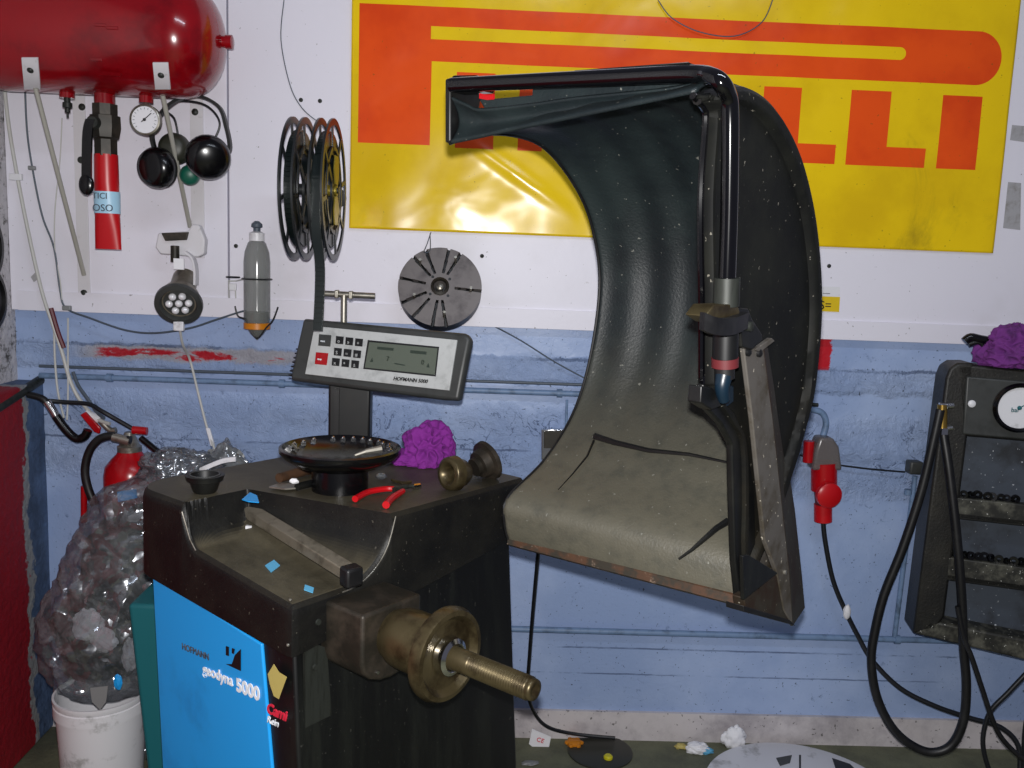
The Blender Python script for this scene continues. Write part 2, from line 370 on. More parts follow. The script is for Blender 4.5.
quadbox('baseboard_back', 'base', -1.34, 3.0, WALL-.012, WALL+.02, 0, .094)
quadbox('wall_left', 'plaster', -1.62, -1.385, .6, WALL+.02, 1.06, 3.0)
quadbox('trim_1', 'sidewall', -1.62, -1.312, .6, WALL+.02, 0, 1.085, bevel=.008)
# white boards on the wall
BY = WALL-.022
b = MB(); b.box(((-1.384-.762)/2, BY+.011, (1.293+2.98)/2), (.622, .022, 2.98-1.293)); b.end('wall_board', 'board', label='scuffed white wall board on the left, behind the red tank', cat='wall board', group='white wall boards', bevel=.002)
b = MB(); b.box(((-.757+2.95)/2, BY+.011, (1.293+2.98)/2), (3.707, .022, 2.98-1.293)); b.end('wall_board', 'board', label='large white wall board behind the yellow banner, reels and guard', cat='wall board', group='white wall boards', bevel=.002)
b = MB(); b.box((.78, BY-.004, 1.321), (4.28, .008, .056)); b.end('trim_2', 'board', kind='structure', world=True)

# ================================================================== BANNER
t = NT('printed_vinyl_banner'); t.set(.2, 0, .38)
x, y, z = t.sep()
def box2(x0, x1, z0, z1, r=0):
    dx = t.math('SUBTRACT', t.math('ABSOLUTE', t.math('SUBTRACT', x, (x0+x1)/2)), (x1-x0)/2-r)
    dz = t.math('SUBTRACT', t.math('ABSOLUTE', t.math('SUBTRACT', z, (z0+z1)/2)), (z1-z0)/2-r)
    if r == 0: return t.math('LESS_THAN', t.math('MAXIMUM', dx, dz), 0)
    a_ = t.math('MAXIMUM', dx, 0); c_ = t.math('MAXIMUM', dz, 0)
    return t.math('LESS_THAN', t.math('SQRT', t.math('ADD', t.math('MULTIPLY', a_, a_), t.math('MULTIPLY', c_, c_))), r)
def mx(*L):
    o = L[0]
    for q in L[1:]: o = t.math('MAXIMUM', o, q)
    return o
# coordinates relative to banner origin (bottom left)
BX, BZ = -.417, 1.563
KB = .9893   # the banner hangs a little in front of the wall plane it was measured on
def kz(z): return 1.5+(z-1.5)*KB
def q(x0, x1, z0, z1, r=0): return box2((x0-BX-.9485)*KB, (x1-BX-.9485)*KB, kz(z0)-kz(BZ), kz(z1)-kz(BZ), r*KB)
bar = mx(q(-.396, -.19, 1.806, 2.186), q(-.25, 1.3, 2.038, 2.186), q(1.1, 1.441, 2.038, 2.186, .073))
bar = t.math('MULTIPLY', bar, t.math('SUBTRACT', 1, mx(q(-.194, 1.1, 2.098, 2.133), q(.9, 1.162, 2.098, 2.133, .0172))))
let = mx(q(-.118, -.008, 1.802, 2.012), q(.062, .132, 1.802, 2.012), q(.1, .30, 1.95, 2.012), q(.1, .30, 1.86, 1.905), q(.23, .30, 1.802, 2.0),
         q(.40, .47, 1.802, 2.012), q(.45, .68, 1.802, 1.855), q(.45, .68, 1.96, 2.012), q(.45, .66, 1.885, 1.93),
         q(.763, .872, 1.8, 2.01), q(.763, .983, 1.8, 1.855), q(1.015, 1.131, 1.8, 2.01), q(1.015, 1.247, 1.8, 1.855), q(1.282, 1.398, 1.8, 2.007))
art = mx(bar, let)
c = t.mix(art, t.mix(t.ramp(t.noise(3, 5, .6), .4, .7), '#ecc812', '#d9b310'), t.mix(t.ramp(t.noise(4, 4, .6), .4, .7), '#ea5418', '#d84416'))
c = t.mix(t.ramp(t.noise(2.3, 7, .7, .6), .60, .78, 0, .55), c, '#6a5a1c')
c = t.mix(t.ramp(t.noise(90, 2, .5), .71, .75, 0, .5), c, '#6a5820')
t.base(c); t.bump(t.noise(4.5, 2, .45, .6), .16, .03); MT['banner'] = t.m
b = MB()
def bf(u, v):
    x = BX+u*(1.897-.035*v*0); z = BZ+v*.76
    d = .006+.004*noise.noise(V((x*2.2, z*3, 2)))+.007*math.exp(-((z-1.74+.62*(x-.05))/.022)**2)*max(0, 1-abs(x-.05)/.2)+.003*noise.noise(V((x*7, z*5, 6)))
    return V((x*KB, BY-.004-abs(d), kz(z)))
b.grid(bf, 260, 110); b.end('advertising_banner', 'banner', smooth=True, solid=.0012, offset=1, angle=180, label='yellow tyre-maker banner with red long-P lettering pinned to the white wall', cat='banner')

# small things on the boards -------------------------------------------------
def bolt(px, py, r=.0065, y=None, label='', grp=None):
    p = Y(px, py, y or BY); bb = MB(); bb.lathe([(r*1.5, 0), (r*1.5, .0015), (r, .002), (r*.95, .005), (r*.5, .0062)], p+V((0, 0, 0)), (0, -1, 0), 12)
    return bb
for pts, bolts, lab in (([(72, 92), (84, 92), (91, 302), (79, 302)], [(82, 107), (81, 160), (84, 293)], 'white perforated metal strip on the board left of the red sleeve'),
                        ([(188, 96), (201, 96), (205, 258), (192, 258)], [(195, 112), (193, 146), (198, 246)], 'white metal strip on the board behind the ear defenders')):
    th_ = thing('mounting_strip', lab, 'strip', Y(pts[2][0], pts[2][1], BY), 'white mounting strips under the tank')
    bb = MB(); P4 = yp(pts, BY); P4[0].x = P4[3].x; P4[1].x = P4[2].x; bb.prism(P4, (0, -.004, 0)); bb.end('plate', 'white', th_, bevel=.001)
    for q_ in bolts: bolt(*q_, y=BY-.004).end('bolt', 'steelstrip', th_, smooth=True)
for px, py, lab in ((301, 100, 'small screw in the board above the left reel'), (320, 101, 'small screw in the board above the right reel'), (482, 256, 'dark screw head right of the slotted disc'), (236, 246, 'small screw beside the bottle cap'), (829, 266, 'screw in the board above the yellow label')):
    bolt(px, py, .004).end('screw', 'steelstrip', smooth=True, label=lab, cat='screw', group='screws in the white boards')
# yellow label
lb = thing('wall_label', 'small white and yellow label on the board right of the guard', 'label', Y(830, 313, BY-.001))
P4 = yp([(815, 286), (840, 287), (839, 313), (815, 312)], BY-.0005); MB().prism(P4, (0, -.0008, 0)).end('backing', 'whiteplastic', lb)
P4 = yp([(815, 296), (840, 297), (839, 312), (815, 311)], BY-.0014); MB().prism(P4, (0, -.0006, 0)).end('yellow_field', 'yellowprint', lb, label='yellow lower part')
text('S=', .035, Y(819, 309, BY-.0026), (1, 0, 0), (0, 0, 1), 'dark', 'lettering', lb)
text('—', .02, Y(823, 295, BY-.0026), (1, 0, 0), (0, 0, 1), 'dark', 'lettering', lb)
# worn patches of tape at right of the banner
for pts, lab in (([(1008, 182), (1021, 183), (1020, 230), (1003, 228)], 'grey worn tape patch right of the banner edge'), ([(1012, 125), (1024, 126), (1024, 142), (1010, 140)], 'smaller grey tape patch higher up by the banner edge')):
    MB().prism(yp(pts, BY-.0004), (0, -.0008, 0)).end('tape_patch', 'patch', label=lab, cat='tape', group='tape remnants on the board')
MB().prism(yp([(31, 277), (37, 271), (40, 278), (34, 282)], BY-.0004), (0, -.002, 0)).end('tape_patch', 'patch', label='tiny grey square patch on the board left of the pale rod', cat='tape')

# conduits --------------------------------------------------------------------
def pipe(name, pts, r, m_, label, cat='conduit', clips=(), smooth=0, group=None):
    root = thing(name, label, cat, pts[0], group); MB().tube(pts, r, 12, smooth).end('tube', m_, root, smooth=True)
    for c_, ax in clips: MB().lathe([(r*1.5, -.008), (r*1.5, .008)], c_, ax, 12).end('clip', m_, root, smooth=True)
    return root
yy = WALL-.022
z1 = Y(464, 390, yy).z; p0 = V((-1.31, yy, z1)); p1 = V((.95, yy, z1))
pipe('wall_conduit', [p0, p1], .0085, 'pipe', 'upper blue-painted conduit running along the wall behind the display', clips=[(V((Y(px, 383, yy).x, yy, z1)), (1, 0, 0)) for px in (110, 282, 560)], group='horizontal conduits')
pipe('wall_conduit', [V((-1.31, yy, z1+.028)), V((.9, yy, z1+.028))], .0045, 'wire', 'thin dark line lying just above the upper conduit', group='horizontal conduits')
z2 = Y(700, 634, yy).z
pipe('wall_conduit', [V((-1.3, yy, z2)), V((2.2, yy, z2))], .0095, 'pipe', 'lower blue-painted conduit near the bottom of the wall', clips=[(V((Y(897, 638, yy).x, yy, z2)), (1, 0, 0))], group='horizontal conduits')
pipe('wall_conduit', [V((Y(915, 476, yy).x, yy, Y(915, 476, yy).z)), V((Y(895, 632, yy).x, yy, z2+.01))], .0075, 'pipe', 'upright blue conduit dropping from the small junction box', clips=[(Y(908, 492, yy), (0, 0, 1))])
MB().box(Y(914, 467, WALL-.02), (.04, .04, .04)).end('junction_box', 'greyhouse', label='small grey junction box on the blue wall left of the black organiser', cat='junction box', bevel=.006)
pipe('wall_conduit', [X(45, 377, -1.32), X(-40, 432, -1.32)], .014, 'steelstrip', 'dark pipe along the ledge of the left side wall')
# small socket behind the guard
sk = thing('wall_socket', 'small metal-framed grey socket on the blue wall just left of the guard', 'socket', Y(553, 456, WALL))
P4 = yp([(541, 428), (570, 428), (570, 458), (541, 458)], WALL-.0); MB().prism(P4, (0, -.025, 0)).end('frame', 'chrome', sk, bevel=.002)
P4 = yp([(544, 431), (570, 431), (570, 448), (544, 448)], WALL-.0255); MB().prism(P4, (0, -.004, 0)).end('cover', 'oldmetal', sk, bevel=.001)
MB().tube([Y(566, 428, WALL-.012), Y(567, 400, WALL-.012)], .004).end('lead', 'pipe', sk, smooth=True)

# ================================================================== RED AIR TANK
TY = WALL-.2; TR = .147
ca = Y(228, 42, TY); TZ = ca.z
xr = Y(223, 42, TY).x; xl = Y(-38, 30, TY).x
tank = thing('air_tank', 'glossy red compressed-air tank high on the white wall', 'tank', V(((xl+xr)/2, TY, TZ-TR)))
prof = []
for i in range(13):
    an = pi/2*i/12; prof.append((TR*math.sin(an)**.85 if i else 0, .11-.11*math.cos(an)))
Ltot = xr-xl
prof = prof+[(r_, Ltot-h_) for r_, h_ in reversed(prof)]
MB().lathe(prof, (xl, TY, TZ), (1, 0, 0), 64).end('tank_shell', 'tankred', tank, smooth=True, angle=60)
MB().lathe([(.015, -.02), (.015, .008), (.018, .008), (.018, .024), (.012, .026)], (xr, TY, TZ), (1, 0, 0), 24).end('end_plug', 'tankred', tank, smooth=True)
def onTank(px, py, off=0):
    y_ = TY-TR
    for _ in range(8):
        p = Y(px, py, y_); dz = max(-TR*.99, min(TR*.99, p.z-TZ)); y_ = TY-math.sqrt(TR*TR-dz*dz)
    d = V((0, y_-TY, p.z-TZ)).normalized(); return V((p.x, TY, TZ))+d*(TR+off)
for px0, px1, b0, s1, s2, lab in ((22, 38, 57, (36, 86), (84, 275), 'left'), (153, 168, 62, (163, 93), (190, 227), 'right')):
    rings_ = []
    for k in range(9):
        py = b0+(88-b0)*k/8; w_ = 1.2*k/8*2
        a_, c_ = onTank(px0+w_, py), onTank(px1+w_+.5, py); a2, c2 = onTank(px0+w_, py, .005), onTank(px1+w_+.5, py, .005)
        rings_.append([a_, c_, c2, a2])
    MB().rings(rings_).end('strap', 'white', tank, bevel=.001)
    pb_ = onTank((px0+px1)/2+1, b0+12, .005); MB().lathe([(.008, 0), (.008, .002), (.005, .004), (.004, .006)], pb_, pb_-V((pb_.x, TY, TZ)), 10).end('strap_bolt', 'steelstrip', tank, smooth=True)
    MB().tube([onTank(*s1, .006), Y(*s2, BY-.006)], .0062, 10).end('support_rod', 'rod', tank, smooth=True, label='grey %s support rod down to the wall' % lab)
def socket(px, py, r_, h_=.035):
    p = Y(px, py, TY); pz = TZ-TR+.01; MB().lathe([(r_, .0), (r_, -h_), (r_*.8, -h_)], (p.x, TY, pz), (0, 0, 1), 20).end('port', 'tankred', tank, smooth=True); return V((p.x, TY, pz-h_))
pA = socket(67, 92, .019, .022); pB = socket(104.5, 92, .026, .034); pC = socket(146, 92, .018, .026)
for px, py in ((100, 25), (96, 60), (112, 28)):
    p_ = onTank(px, py, -.002); MB().box(p_, (.03, .008, .008)).end('lug', 'tankred', tank, bevel=.002)
MB().prism([onTank(100, 70, .006), onTank(122, 72, .006), onTank(122, 75, .006), onTank(100, 74, .006)], (0, -.004, 0)).end('lug', 'tankred', tank)
# drain valve
dv = thing('drain_valve', 'small grey drain valve under the left port of the red tank', 'valve', pA-V((0, 0, .04)))
MB().lathe([(.008, 0), (.008, -.01), (.012, -.012), (.012, -.024), (.007, -.026), (.007, -.036), (.003, -.038), (.003, -.05)], pA, (0, 0, 1), 16).end('body', 'steelstrip', dv, smooth=True)
# shut-off valve + red sleeve
vv = thing('shutoff_valve', 'dark metal shut-off valve with black lever under the red tank', 'valve', pB-V((0, 0, .15)))
s_ = TY/F_PX*1.0
MB().lathe([(.033, 0), (.033, -.028), (.04, -.03), (.041, -.06), (.036, -.085), (.030, -.09), (.030, -.132)], pB, (0, 0, 1), 8).end('body', 'oldmetal', vv, smooth=True, angle=20)
MB().lathe([(.017, 0), (.019, .01), (.014, .018)], pB+V((-.012, -.034, -.052)), (0, -1, 0), 20).end('spindle', 'steelstrip', vv, smooth=True)
lv = pB+V((-.016, -.05, -.045)); MB().ribbon([lv, lv+V((-.008, 0, -.03)), lv+V((-.012, 0, -.09)), lv+V((-.016, .004, -.15))], (1, 0, 0), .024, .008, 5).ball(lv+V((-.017, .004, -.165)), .022, (.9, .45, 1.25)).end('lever', 'blackgloss', vv, smooth=True)
sp = pB+V((0, 0, -.128)); rs_ = thing('flat_hose_end', 'bright red flattened hose end with pale blue label hanging under the valve', 'hose', sp-V((0, 0, .29)))
s2 = V(Y(104, 249, TY)); zb = s2.z
bb = MB(); rg = []
for k, (f_, w_, d_) in enumerate(((0, .030, .029), (.3, .031, .029), (.4, .031, .027), (.6, .032, .024), (.8, .034, .015), (1, .035, .008))):
    c_ = V((pB.x, TY, sp.z+(zb-sp.z)*f_)); rg.append([c_+V((math.cos(2*pi*i/24)*w_, math.sin(2*pi*i/24)*d_, 0)) for i in range(24)])
bb.rings(rg); bb.end('sleeve', 'redplastic', rs_, smooth=True)
bb = MB(); c1 = .39; c2 = .62
bb.rings([[V((pB.x, TY, sp.z+(zb-sp.z)*f_))+V((math.cos(2*pi*i/24)*.0335, math.sin(2*pi*i/24)*k_, 0)) for i in range(24)] for k_, f_ in ((.0295, c1), (.0285, .45), (.0265, .55), (.0255, c2))]); bb.end('label_band', 'palelabel', rs_, smooth=True, label='pale blue label')
text('TICI', .022, (pB.x-.026, TY-.0305-.001, sp.z+(zb-sp.z)*.47), (1, 0, 0), (0, 0, 1), 'wire', 'lettering', rs_)
text('OSO', .026, (pB.x-.027, TY-.0295, sp.z+(zb-sp.z)*.60), (1, 0, 0), (0, 0, 1), 'wire', 'lettering', rs_)
# pressure gauge
gc = Y(145.5, 120, TY-.02); gg = thing('pressure_gauge', 'small round white pressure gauge under the red tank', 'gauge', gc-V((0, 0, .04)))
MB().lathe([(.036, .02), (.0395, .012), (.0395, -.006), (.036, -.008), (.035, -.004)], gc, (0, 1, 0), 40).end('case', 'steel', gg, smooth=True)
MB().lathe([(.034, 0), (.034, .002)], gc+V((0, -.0055, 0)), (0, 1, 0), 40).end('dial', 'whiteplastic', gg, smooth=True)
MB().tube([gc+V((-.008, -.008, -.006)), gc+V((.018, -.008, .017))], .0012, 6).ball(gc+V((0, -.008, 0)), .004).end('pointer', 'dark', gg)
bb = MB()
for k in range(15):
    an = math.radians(-130+260*k/14); d_ = V((math.sin(an), 0, math.cos(an))); bb.tube([gc+V((0, -.0065, 0))+d_*.026, gc+V((0, -.0065, 0))+d_*.031], .0006, 4)
bb.end('scale_marks', 'wire', gg)
MB().tube([gc+V((0, .006, .036)), pC+V((0, 0, .004))], .008, 12).end('stem', 'steel', gg, smooth=True)

# ================================================================== EAR DEFENDERS
def cup(c, n, r_, m1, root, depth=.035, name='ear_cup'):
    n = V(n).normalized(); o = MB().lathe([(r_*.55, depth), (r_*.85, depth*.8), (r_, depth*.35), (r_*1.02, 0), (r_*.98, -.006)], c, n, 32).end(name, m1, root, smooth=True)
    MB().lathe([(r_*.95, -.006), (r_*.98, -.014), (r_*.7, -.02)], c, n, 32).end('ear_pad', 'blackrubber', o, smooth=True); return o
ED = TY+.05
e1 = thing('ear_defenders', 'black ear defenders with wide headband hung from the tank support', 'ear defenders', Y(190, 185, ED), 'ear defenders under the tank')
MB().ribbon([Y(*q_, ED-.0) for q_ in ((157, 156), (152, 136), (157, 120), (170, 105), (188, 96), (205, 98), (220, 108), (226, 125), (230, 147), (225, 158))], (0, 1, 0), .02, .008, 6).end('headband', 'blackrubber', e1, smooth=True)
cup(Y(158, 168, ED-.02), (-.35, -.9, -.1), .054, 'blackgloss', e1); cup(Y(208, 157, ED-.03), (.35, -.85, -.25), .058, 'blackgloss', e1, .045)
e2 = thing('ear_defenders', 'smaller olive ear defenders with a green inner cup, tucked behind the black pair', 'ear defenders', Y(183, 180, ED+.04), 'ear defenders under the tank')
MB().tube([Y(*q_, ED+.02) for q_ in ((178, 135), (174, 118), (163, 108), (180, 101), (205, 105), (219, 120), (216, 136), (200, 160))], .003, 8, 6).end('wire_band', 'blackwire', e2, smooth=True)
cup(Y(175, 149, ED+.035), (.1, -1, 0), .042, 'olive', e2, .04); cup(Y(190, 175, ED+.04), (.2, -.9, -.2), .027, 'green', e2, .03)
# ================================================================== CLAMP LAMP
LY = WALL-.13
cl = thing('clamp_lamp', 'white clip-on LED work lamp hanging below the tank rod', 'lamp', Y(180, 322, LY))
P = [Y(*q_, LY+.04) for q_ in ((158, 233), (188, 231), (192, 224), (199, 225), (205, 240), (204, 254), (198, 257), (160, 254), (155, 247))]
MB().prism(P, (0, .03, 0)).end('clamp', 'white', cl, bevel=.004)
MB().prism([Y(*q_, LY+.03) for q_ in ((161, 233), (188, 232), (186, 240), (165, 241))], (0, .012, 0)).end('clamp_spring', 'oldmetal', cl, bevel=.002)
MB().ribbon([Y(*q_, LY+.03) for q_ in ((186, 252), (193, 258), (196, 270), (196, 285))], (0, 1, 0), .03, .006, 5).end('bracket', 'white', cl, smooth=True)
MB().tube([Y(175, 246, LY+.025), Y(175, 262, LY+.02)], .012, 12).end('swivel', 'oldmetal', cl, smooth=True)
hc = Y(179, 303, LY-.03); hn = V((.14, -.84, -.5)).normalized()
MB().lathe([(.034, -.125), (.036, -.06), (.05, -.035), (.056, -.012), (.058, 0)], hc, hn, 40).end('housing', 'alu', cl, smooth=True)
MB().lathe([(.058, -.01), (.064, 0), (.063, .012), (.05, .014), (.046, .006), (.044, -.004), (0, -.004)], hc, hn, 40, cap=False).end('lens_ring', 'greyhouse', cl, smooth=True)
MB().lathe([(.041, -.003), (.041, .0), (0, .001)], hc, hn, 32, cap=False).end('reflector', 'greyhouse', cl, smooth=True)
e_ = V((1, 0, 0)); u_ = (e_-hn*e_.dot(hn)).normalized(); w2 = hn.cross(u_)
for k in range(7):
    rr_ = 0 if k == 0 else .026; p_ = hc+u_*math.cos(k*pi/3)*rr_+w2*math.sin(k*pi/3)*rr_+hn*.003; MB().ball(p_, .0105, (1, 1, 1), 2).end('led', 'led', cl, smooth=True)
MB().box(Y(179, 264, LY), (.028, .006, .03)).end('warning_tag', 'paper', cl)
MB().box(Y(179, 326, LY-.01), (.028, .014, .026)).end('cable_entry', 'whiteplastic', cl, bevel=.002)
MB().tube([Y(px, py, yv) for px, py, yv in ((180, 330, LY-.01), (183, 345, LY+.02), (190, 360, WALL-.05), (198, 392, WALL-.07), (206, 424, WALL-.08), (212, 442, WALL-.09), (219, 461, WALL-.12))], .0036, 8, 6).end('cord', 'palewire', cl, smooth=True)
MB().ribbon([Y(208, 428, WALL-.082), Y(213, 446, WALL-.088)], (1, 0, 0), .012, .01).end('inline_switch', 'whiteplastic', cl, bevel=.002)

# ================================================================== BOTTLE
OY = WALL-.07
def oz(py): return Y(257, py, OY).z
ox = Y(257, 290, OY).x; Sx = OY/F_PX
bo = thing('plastic_bottle', 'smoky clear squeeze bottle upright in a wire holder on the wall', 'bottle', V((ox, OY, oz(338))))
MB().lathe([(.001, oz(340)), (.018, oz(334)), (.033, oz(326)), (.037, oz(318)), (.037, oz(262)), (.034, oz(252)), (.025, oz(243)), (.017, oz(240))], (ox, OY, 0), (0, 0, 1), 36).end('bottle_body', 'bottle', bo, smooth=True)
MB().lathe([(.035, oz(329)), (.0375, oz(328.5)), (.0375, oz(323)), (.035, oz(322.5))], (ox, OY, 0), (0, 0, 1), 36).end('orange_band', 'orange', bo, smooth=True)
MB().lathe([(.002, oz(339)), (.016, oz(334)), (.031, oz(327)), (.0345, oz(322)), (.0345, oz(312))], (ox, OY, 0), (0, 0, 1), 24).end('dark_sediment', 'olive', bo, smooth=True)
MB().lathe([(.021, oz(241)), (.021, oz(233)), (.012, oz(231.5))], (ox, OY, 0), (0, 0, 1), 24).end('cap', 'whiteplastic', bo, smooth=True)
MB().lathe([(.010, oz(232)), (.010, oz(228)), (.016, oz(227)), (.015, oz(224)), (.006, oz(221))], (ox, OY, 0), (0, 0, 1), 20).end('spout', 'wire', bo, smooth=True)
wh = thing('wire_holder', 'thin dark wire holder round the bottle', 'holder', V((ox, OY, oz(336))))
ring = [V((ox+math.cos(a_*pi/12)*.041, OY+math.sin(a_*pi/12)*.041, oz(279))) for a_ in range(25)]
MB().tube(ring, .0022, 8).end('ring', 'blackwire', wh, smooth=True)
ring = [V((Y(233, 279, OY).x+math.cos(a_*pi/8)*.018, OY+math.sin(a_*pi/8)*.018, oz(278))) for a_ in range(17)]
MB().tube(ring, .0022, 8).end('ring', 'blackwire', wh, smooth=True)
MB().tube([Y(*q_, OY-.03) for q_ in ((235, 306), (238, 316), (246, 320), (252, 333), (258, 338), (266, 328), (273, 320), (278, 307))], .0024, 8, 5).end('cradle', 'blackwire', wh, smooth=True)
MB().tube([Y(229, 282, BY-.004), Y(229, 318, BY-.004)], .0018, 6).tube([Y(235, 284, BY-.004), Y(237, 318, BY-.004)], .0018, 6).tube([Y(228, 281, BY-.004), Y(236, 281, BY-.004), V((ox-.03, OY, oz(279)))], .002, 6).end('back_wires', 'palewire', wh)
MB().box(Y(233, 287, BY-.006), (.02, .01, .02)).end('wall_clip', 'whiteplastic', wh, bevel=.002)

# ================================================================== REELS
RY = 2.32; RZc = Y(318, 190, RY).z; RR = 68*RY/F_PX
def reel(x0, x1, label, wheel, yoff=0):
    r0 = thing('weight_reel', label, 'reel', V(((x0+x1)/2, RY, RZc-RR)), 'reels of stick-on weights')
    for xx in (x0, x1):
        bb = MB(); c_ = V((xx, RY, RZc))
        bb.lathe([(RR*.91, -.0025), (RR, -.0025), (RR, .0025), (RR*.91, .0025), (RR*.91, -.0025)], c_, (1, 0, 0), 64, cap=False)
        bb.lathe([(RR*.56, -.002), (RR*.62, -.002), (RR*.62, .002), (RR*.56, .002), (RR*.56, -.002)], c_, (1, 0, 0), 48, cap=False)
        bb.lathe([(.012, -.003), (.04, -.003), (.04, .003), (.012, .003), (.012, -.003)], c_, (1, 0, 0), 32, cap=False)
        for k in range(8):
            an = k*pi/4+.2; d_ = V((0, math.cos(an), math.sin(an))); t_ = V((0, -math.sin(an), math.cos(an)))
            bb.box(c_+d_*(RR*.75), (RR*.38, .011, .004), (d_, t_, V((1, 0, 0))))
            if k % 2: bb.box(c_+d_*(RR*.4), (RR*.45, .016, .004), (d_, t_, V((1, 0, 0))))
        bb.end('flange', 'reel', r0, smooth=True)
    bb = MB(); bb.lathe([(RR*.5, x0+.004), (RR*.80, x0+.004), (RR*.80, x1-.004), (RR*.5, x1-.004), (RR*.5, x0+.004)], (0, RY, RZc), (1, 0, 0), 72, cap=False)
    for k in range(72):
        an = 2*pi*k/72; d_ = V((0, math.cos(an), math.sin(an))); bb.box(V(((x0+x1)/2, RY, RZc))+d_*RR*.803, (x1-x0-.014, .011, .006), (V((1, 0, 0)), V((0, -math.sin(an), math.cos(an))), d_))
    bb.end('weight_tape', 'tape', r0, smooth=True)
    MB().lathe([(.014, x0-.008), (.014, x1+.008)], (0, RY, RZc), (1, 0, 0), 20).end('hub', 'gold' if wheel else 'reel', r0, smooth=True)
    if wheel:
        bb = MB(); c_ = V((x1+.004, RY, RZc))
        for s in (1, -1):
            bb.prism([c_+V((0, -.018, s*.015)), c_+V((0, -.034, s*.05)), c_+V((0, -.022, s*.085)), c_+V((0, .022, s*.085)), c_+V((0, .034, s*.05)), c_+V((0, .018, s*.015))], (.003, 0, 0))
        bb.end('hub_plate', 'gold', r0, label='dull gold hub plate')
    return r0
xa, xb, xc, xd = (Y(px, 190, RY).x for px in (294.5, 306.5, 322, 334))
reel(xa, xb, 'left reel of stick-on wheel weights hanging beside the banner', False)
rl2 = reel(xc, xd, 'right reel of stick-on wheel weights, with gold hub and its tape hanging down', True)
tx = Y(320, 300, 2.16).x
bb = MB(); path = [V((xc+.012, RY-RR*.80*math.cos(t_), RZc+RR*.8*math.sin(t_))) for t_ in (.5, .2, 0)]
pend = [V((xc+.014, 2.175, RZc-.1)), V((tx, 2.158, Y(320, 270, 2.15).z)), V((tx+.0005, 2.135, Y(320, 331, 2.135).z))]
bb.ribbon(path+pend, (1, 0, 0), .023, .003, 6)
zz = catmull(path+pend, 26)
for k in range(0, len(zz)-2, 2):
    t_ = (zz[k+1]-zz[k]).normalized(); n_ = t_.cross(V((1, 0, 0))).normalized(); bb.box(zz[k]-n_*0+V((0, -.003, 0)), (.019, .0085, .005), (V((1, 0, 0)), t_, n_))
bb.end('tape_tail', 'tape', rl2)
ax_ = thing('reel_bracket', 'dark steel spindle bracket carrying both weight reels', 'bracket', V(((xa+xd)/2, BY, RZc)))
MB().tube([V((xa-.02, RY, RZc)), V((xd+.012, RY, RZc))], .0075, 12).end('spindle', 'steelstrip', ax_, smooth=True)
mx_ = (xb+xc)/2
MB().tube([V((mx_, RY, RZc)), V((mx_, BY, RZc))], .006, 10).lathe([(.03, 0), (.03, .006)], V((mx_, BY, RZc)), (0, -1, 0), 20).end('arm', 'steelstrip', ax_, smooth=True)

# ================================================================== MACHINE
mc = thing('wheel_balancer', 'black wheel balancing machine with blue front panel', 'wheel balancer', M(.22, .3, 0))
AM, BMX = .497, .612
def skirt_z(a, b_): return .825+.029*min(1, max(0, a/.43)) + .075*min(1, max(0, b_/.6))
def top_h(a, b_):
    fl = .914+.11*a
    b1_ = .22-.26*a; b0_ = .48*b1_
    u = max(0, min(1.0, (b_-b0_)/(b1_-b0_))); v = max(0, min(1.0, (a-.268)/.045))
    h = fl+(ZT-fl)*max(1-math.sqrt(max(0, 1-u*u)), 1-math.sqrt(max(0, 1-v*v)))
    return h
RC = .07
def amax(b_):
    if b_ < RC: return AM-RC+math.sqrt(max(0, RC*RC-(RC-b_)**2))
    return AM
NA, NB = 110, 120
bm_ = MB(); E_ = .008
def tp(i, j):
    be = .22-.26*AM*i/NA; bb_ = be*j/50 if j <= 50 else be+(BMX-be)*(j-50)/(NB-50)
    a_ = amax(bb_)*i/NA; return a_, bb_
vs = [[bm_.bm.verts.new(M(*tp(i, j), top_h(*tp(i, j)))) for j in range(NB+1)] for i in range(NA+1)]
for i in range(NA):
    for j in range(NB): bm_.bm.faces.new((vs[i][j], vs[i+1][j], vs[i+1][j+1], vs[i][j+1]))
loop = [(i, 0) for i in range(NA+1)]+[(NA, j) for j in range(1, NB+1)]+[(i, NB) for i in range(NA-1, -1, -1)]+[(0, j) for j in range(NB-1, 0, -1)]
cenA, cenB = .22, .3; prev = [vs[i][j] for i, j in loop]
for k, (o_, f_) in enumerate(((.006, .03), (.009, .08), (.010, 1.0))):
    cur = []
    for (i, j), v0 in zip(loop, prev):
        a_, b_ = tp(i, j); h = top_h(a_, b_); sz = skirt_z(a_, b_)
        da = -1 if i == 0 else (1 if i == NA else 0); db = -1 if j == 0 else (1 if j == NB else 0)
        if i == NA and b_ < RC: da, db = math.cos(math.asin(min(1, (RC-b_)/RC))), -(RC-b_)/RC
        l_ = math.hypot(da, db) or 1; z_ = h-(.008 if k == 0 else .02 if k == 1 else h-sz)
        cur.append(bm_.bm.verts.new(M(a_+da/l_*o_, b_+db/l_*o_, z_)))
    n_ = len(cur)
    for q_ in range(n_): bm_.bm.faces.new((prev[q_], prev[(q_+1) % n_], cur[(q_+1) % n_], cur[q_]))
    prev = cur
bm_.end('top_cover', 'topcover', mc, smooth=True, angle=50, solid=0)
# cabinet under it
def cab(a, b_, z): return M(a, b_, z)
def corner_b0(a, z): return a-.07*(.85-z)
IN = .006
bot = [cab(corner_b0(IN, 0), IN, 0), cab(corner_b0(.44, 0), IN, 0), cab(.44, .60, 0), cab(corner_b0(IN, 0), .612, 0)]
top_ = [cab(IN, IN, .86), cab(.44, IN, .87), cab(.44, .585, .93), cab(IN, .585, .93)]
MB().hull(bot, top_).end('cabinet', 'cabinet', mc, bevel=.006)
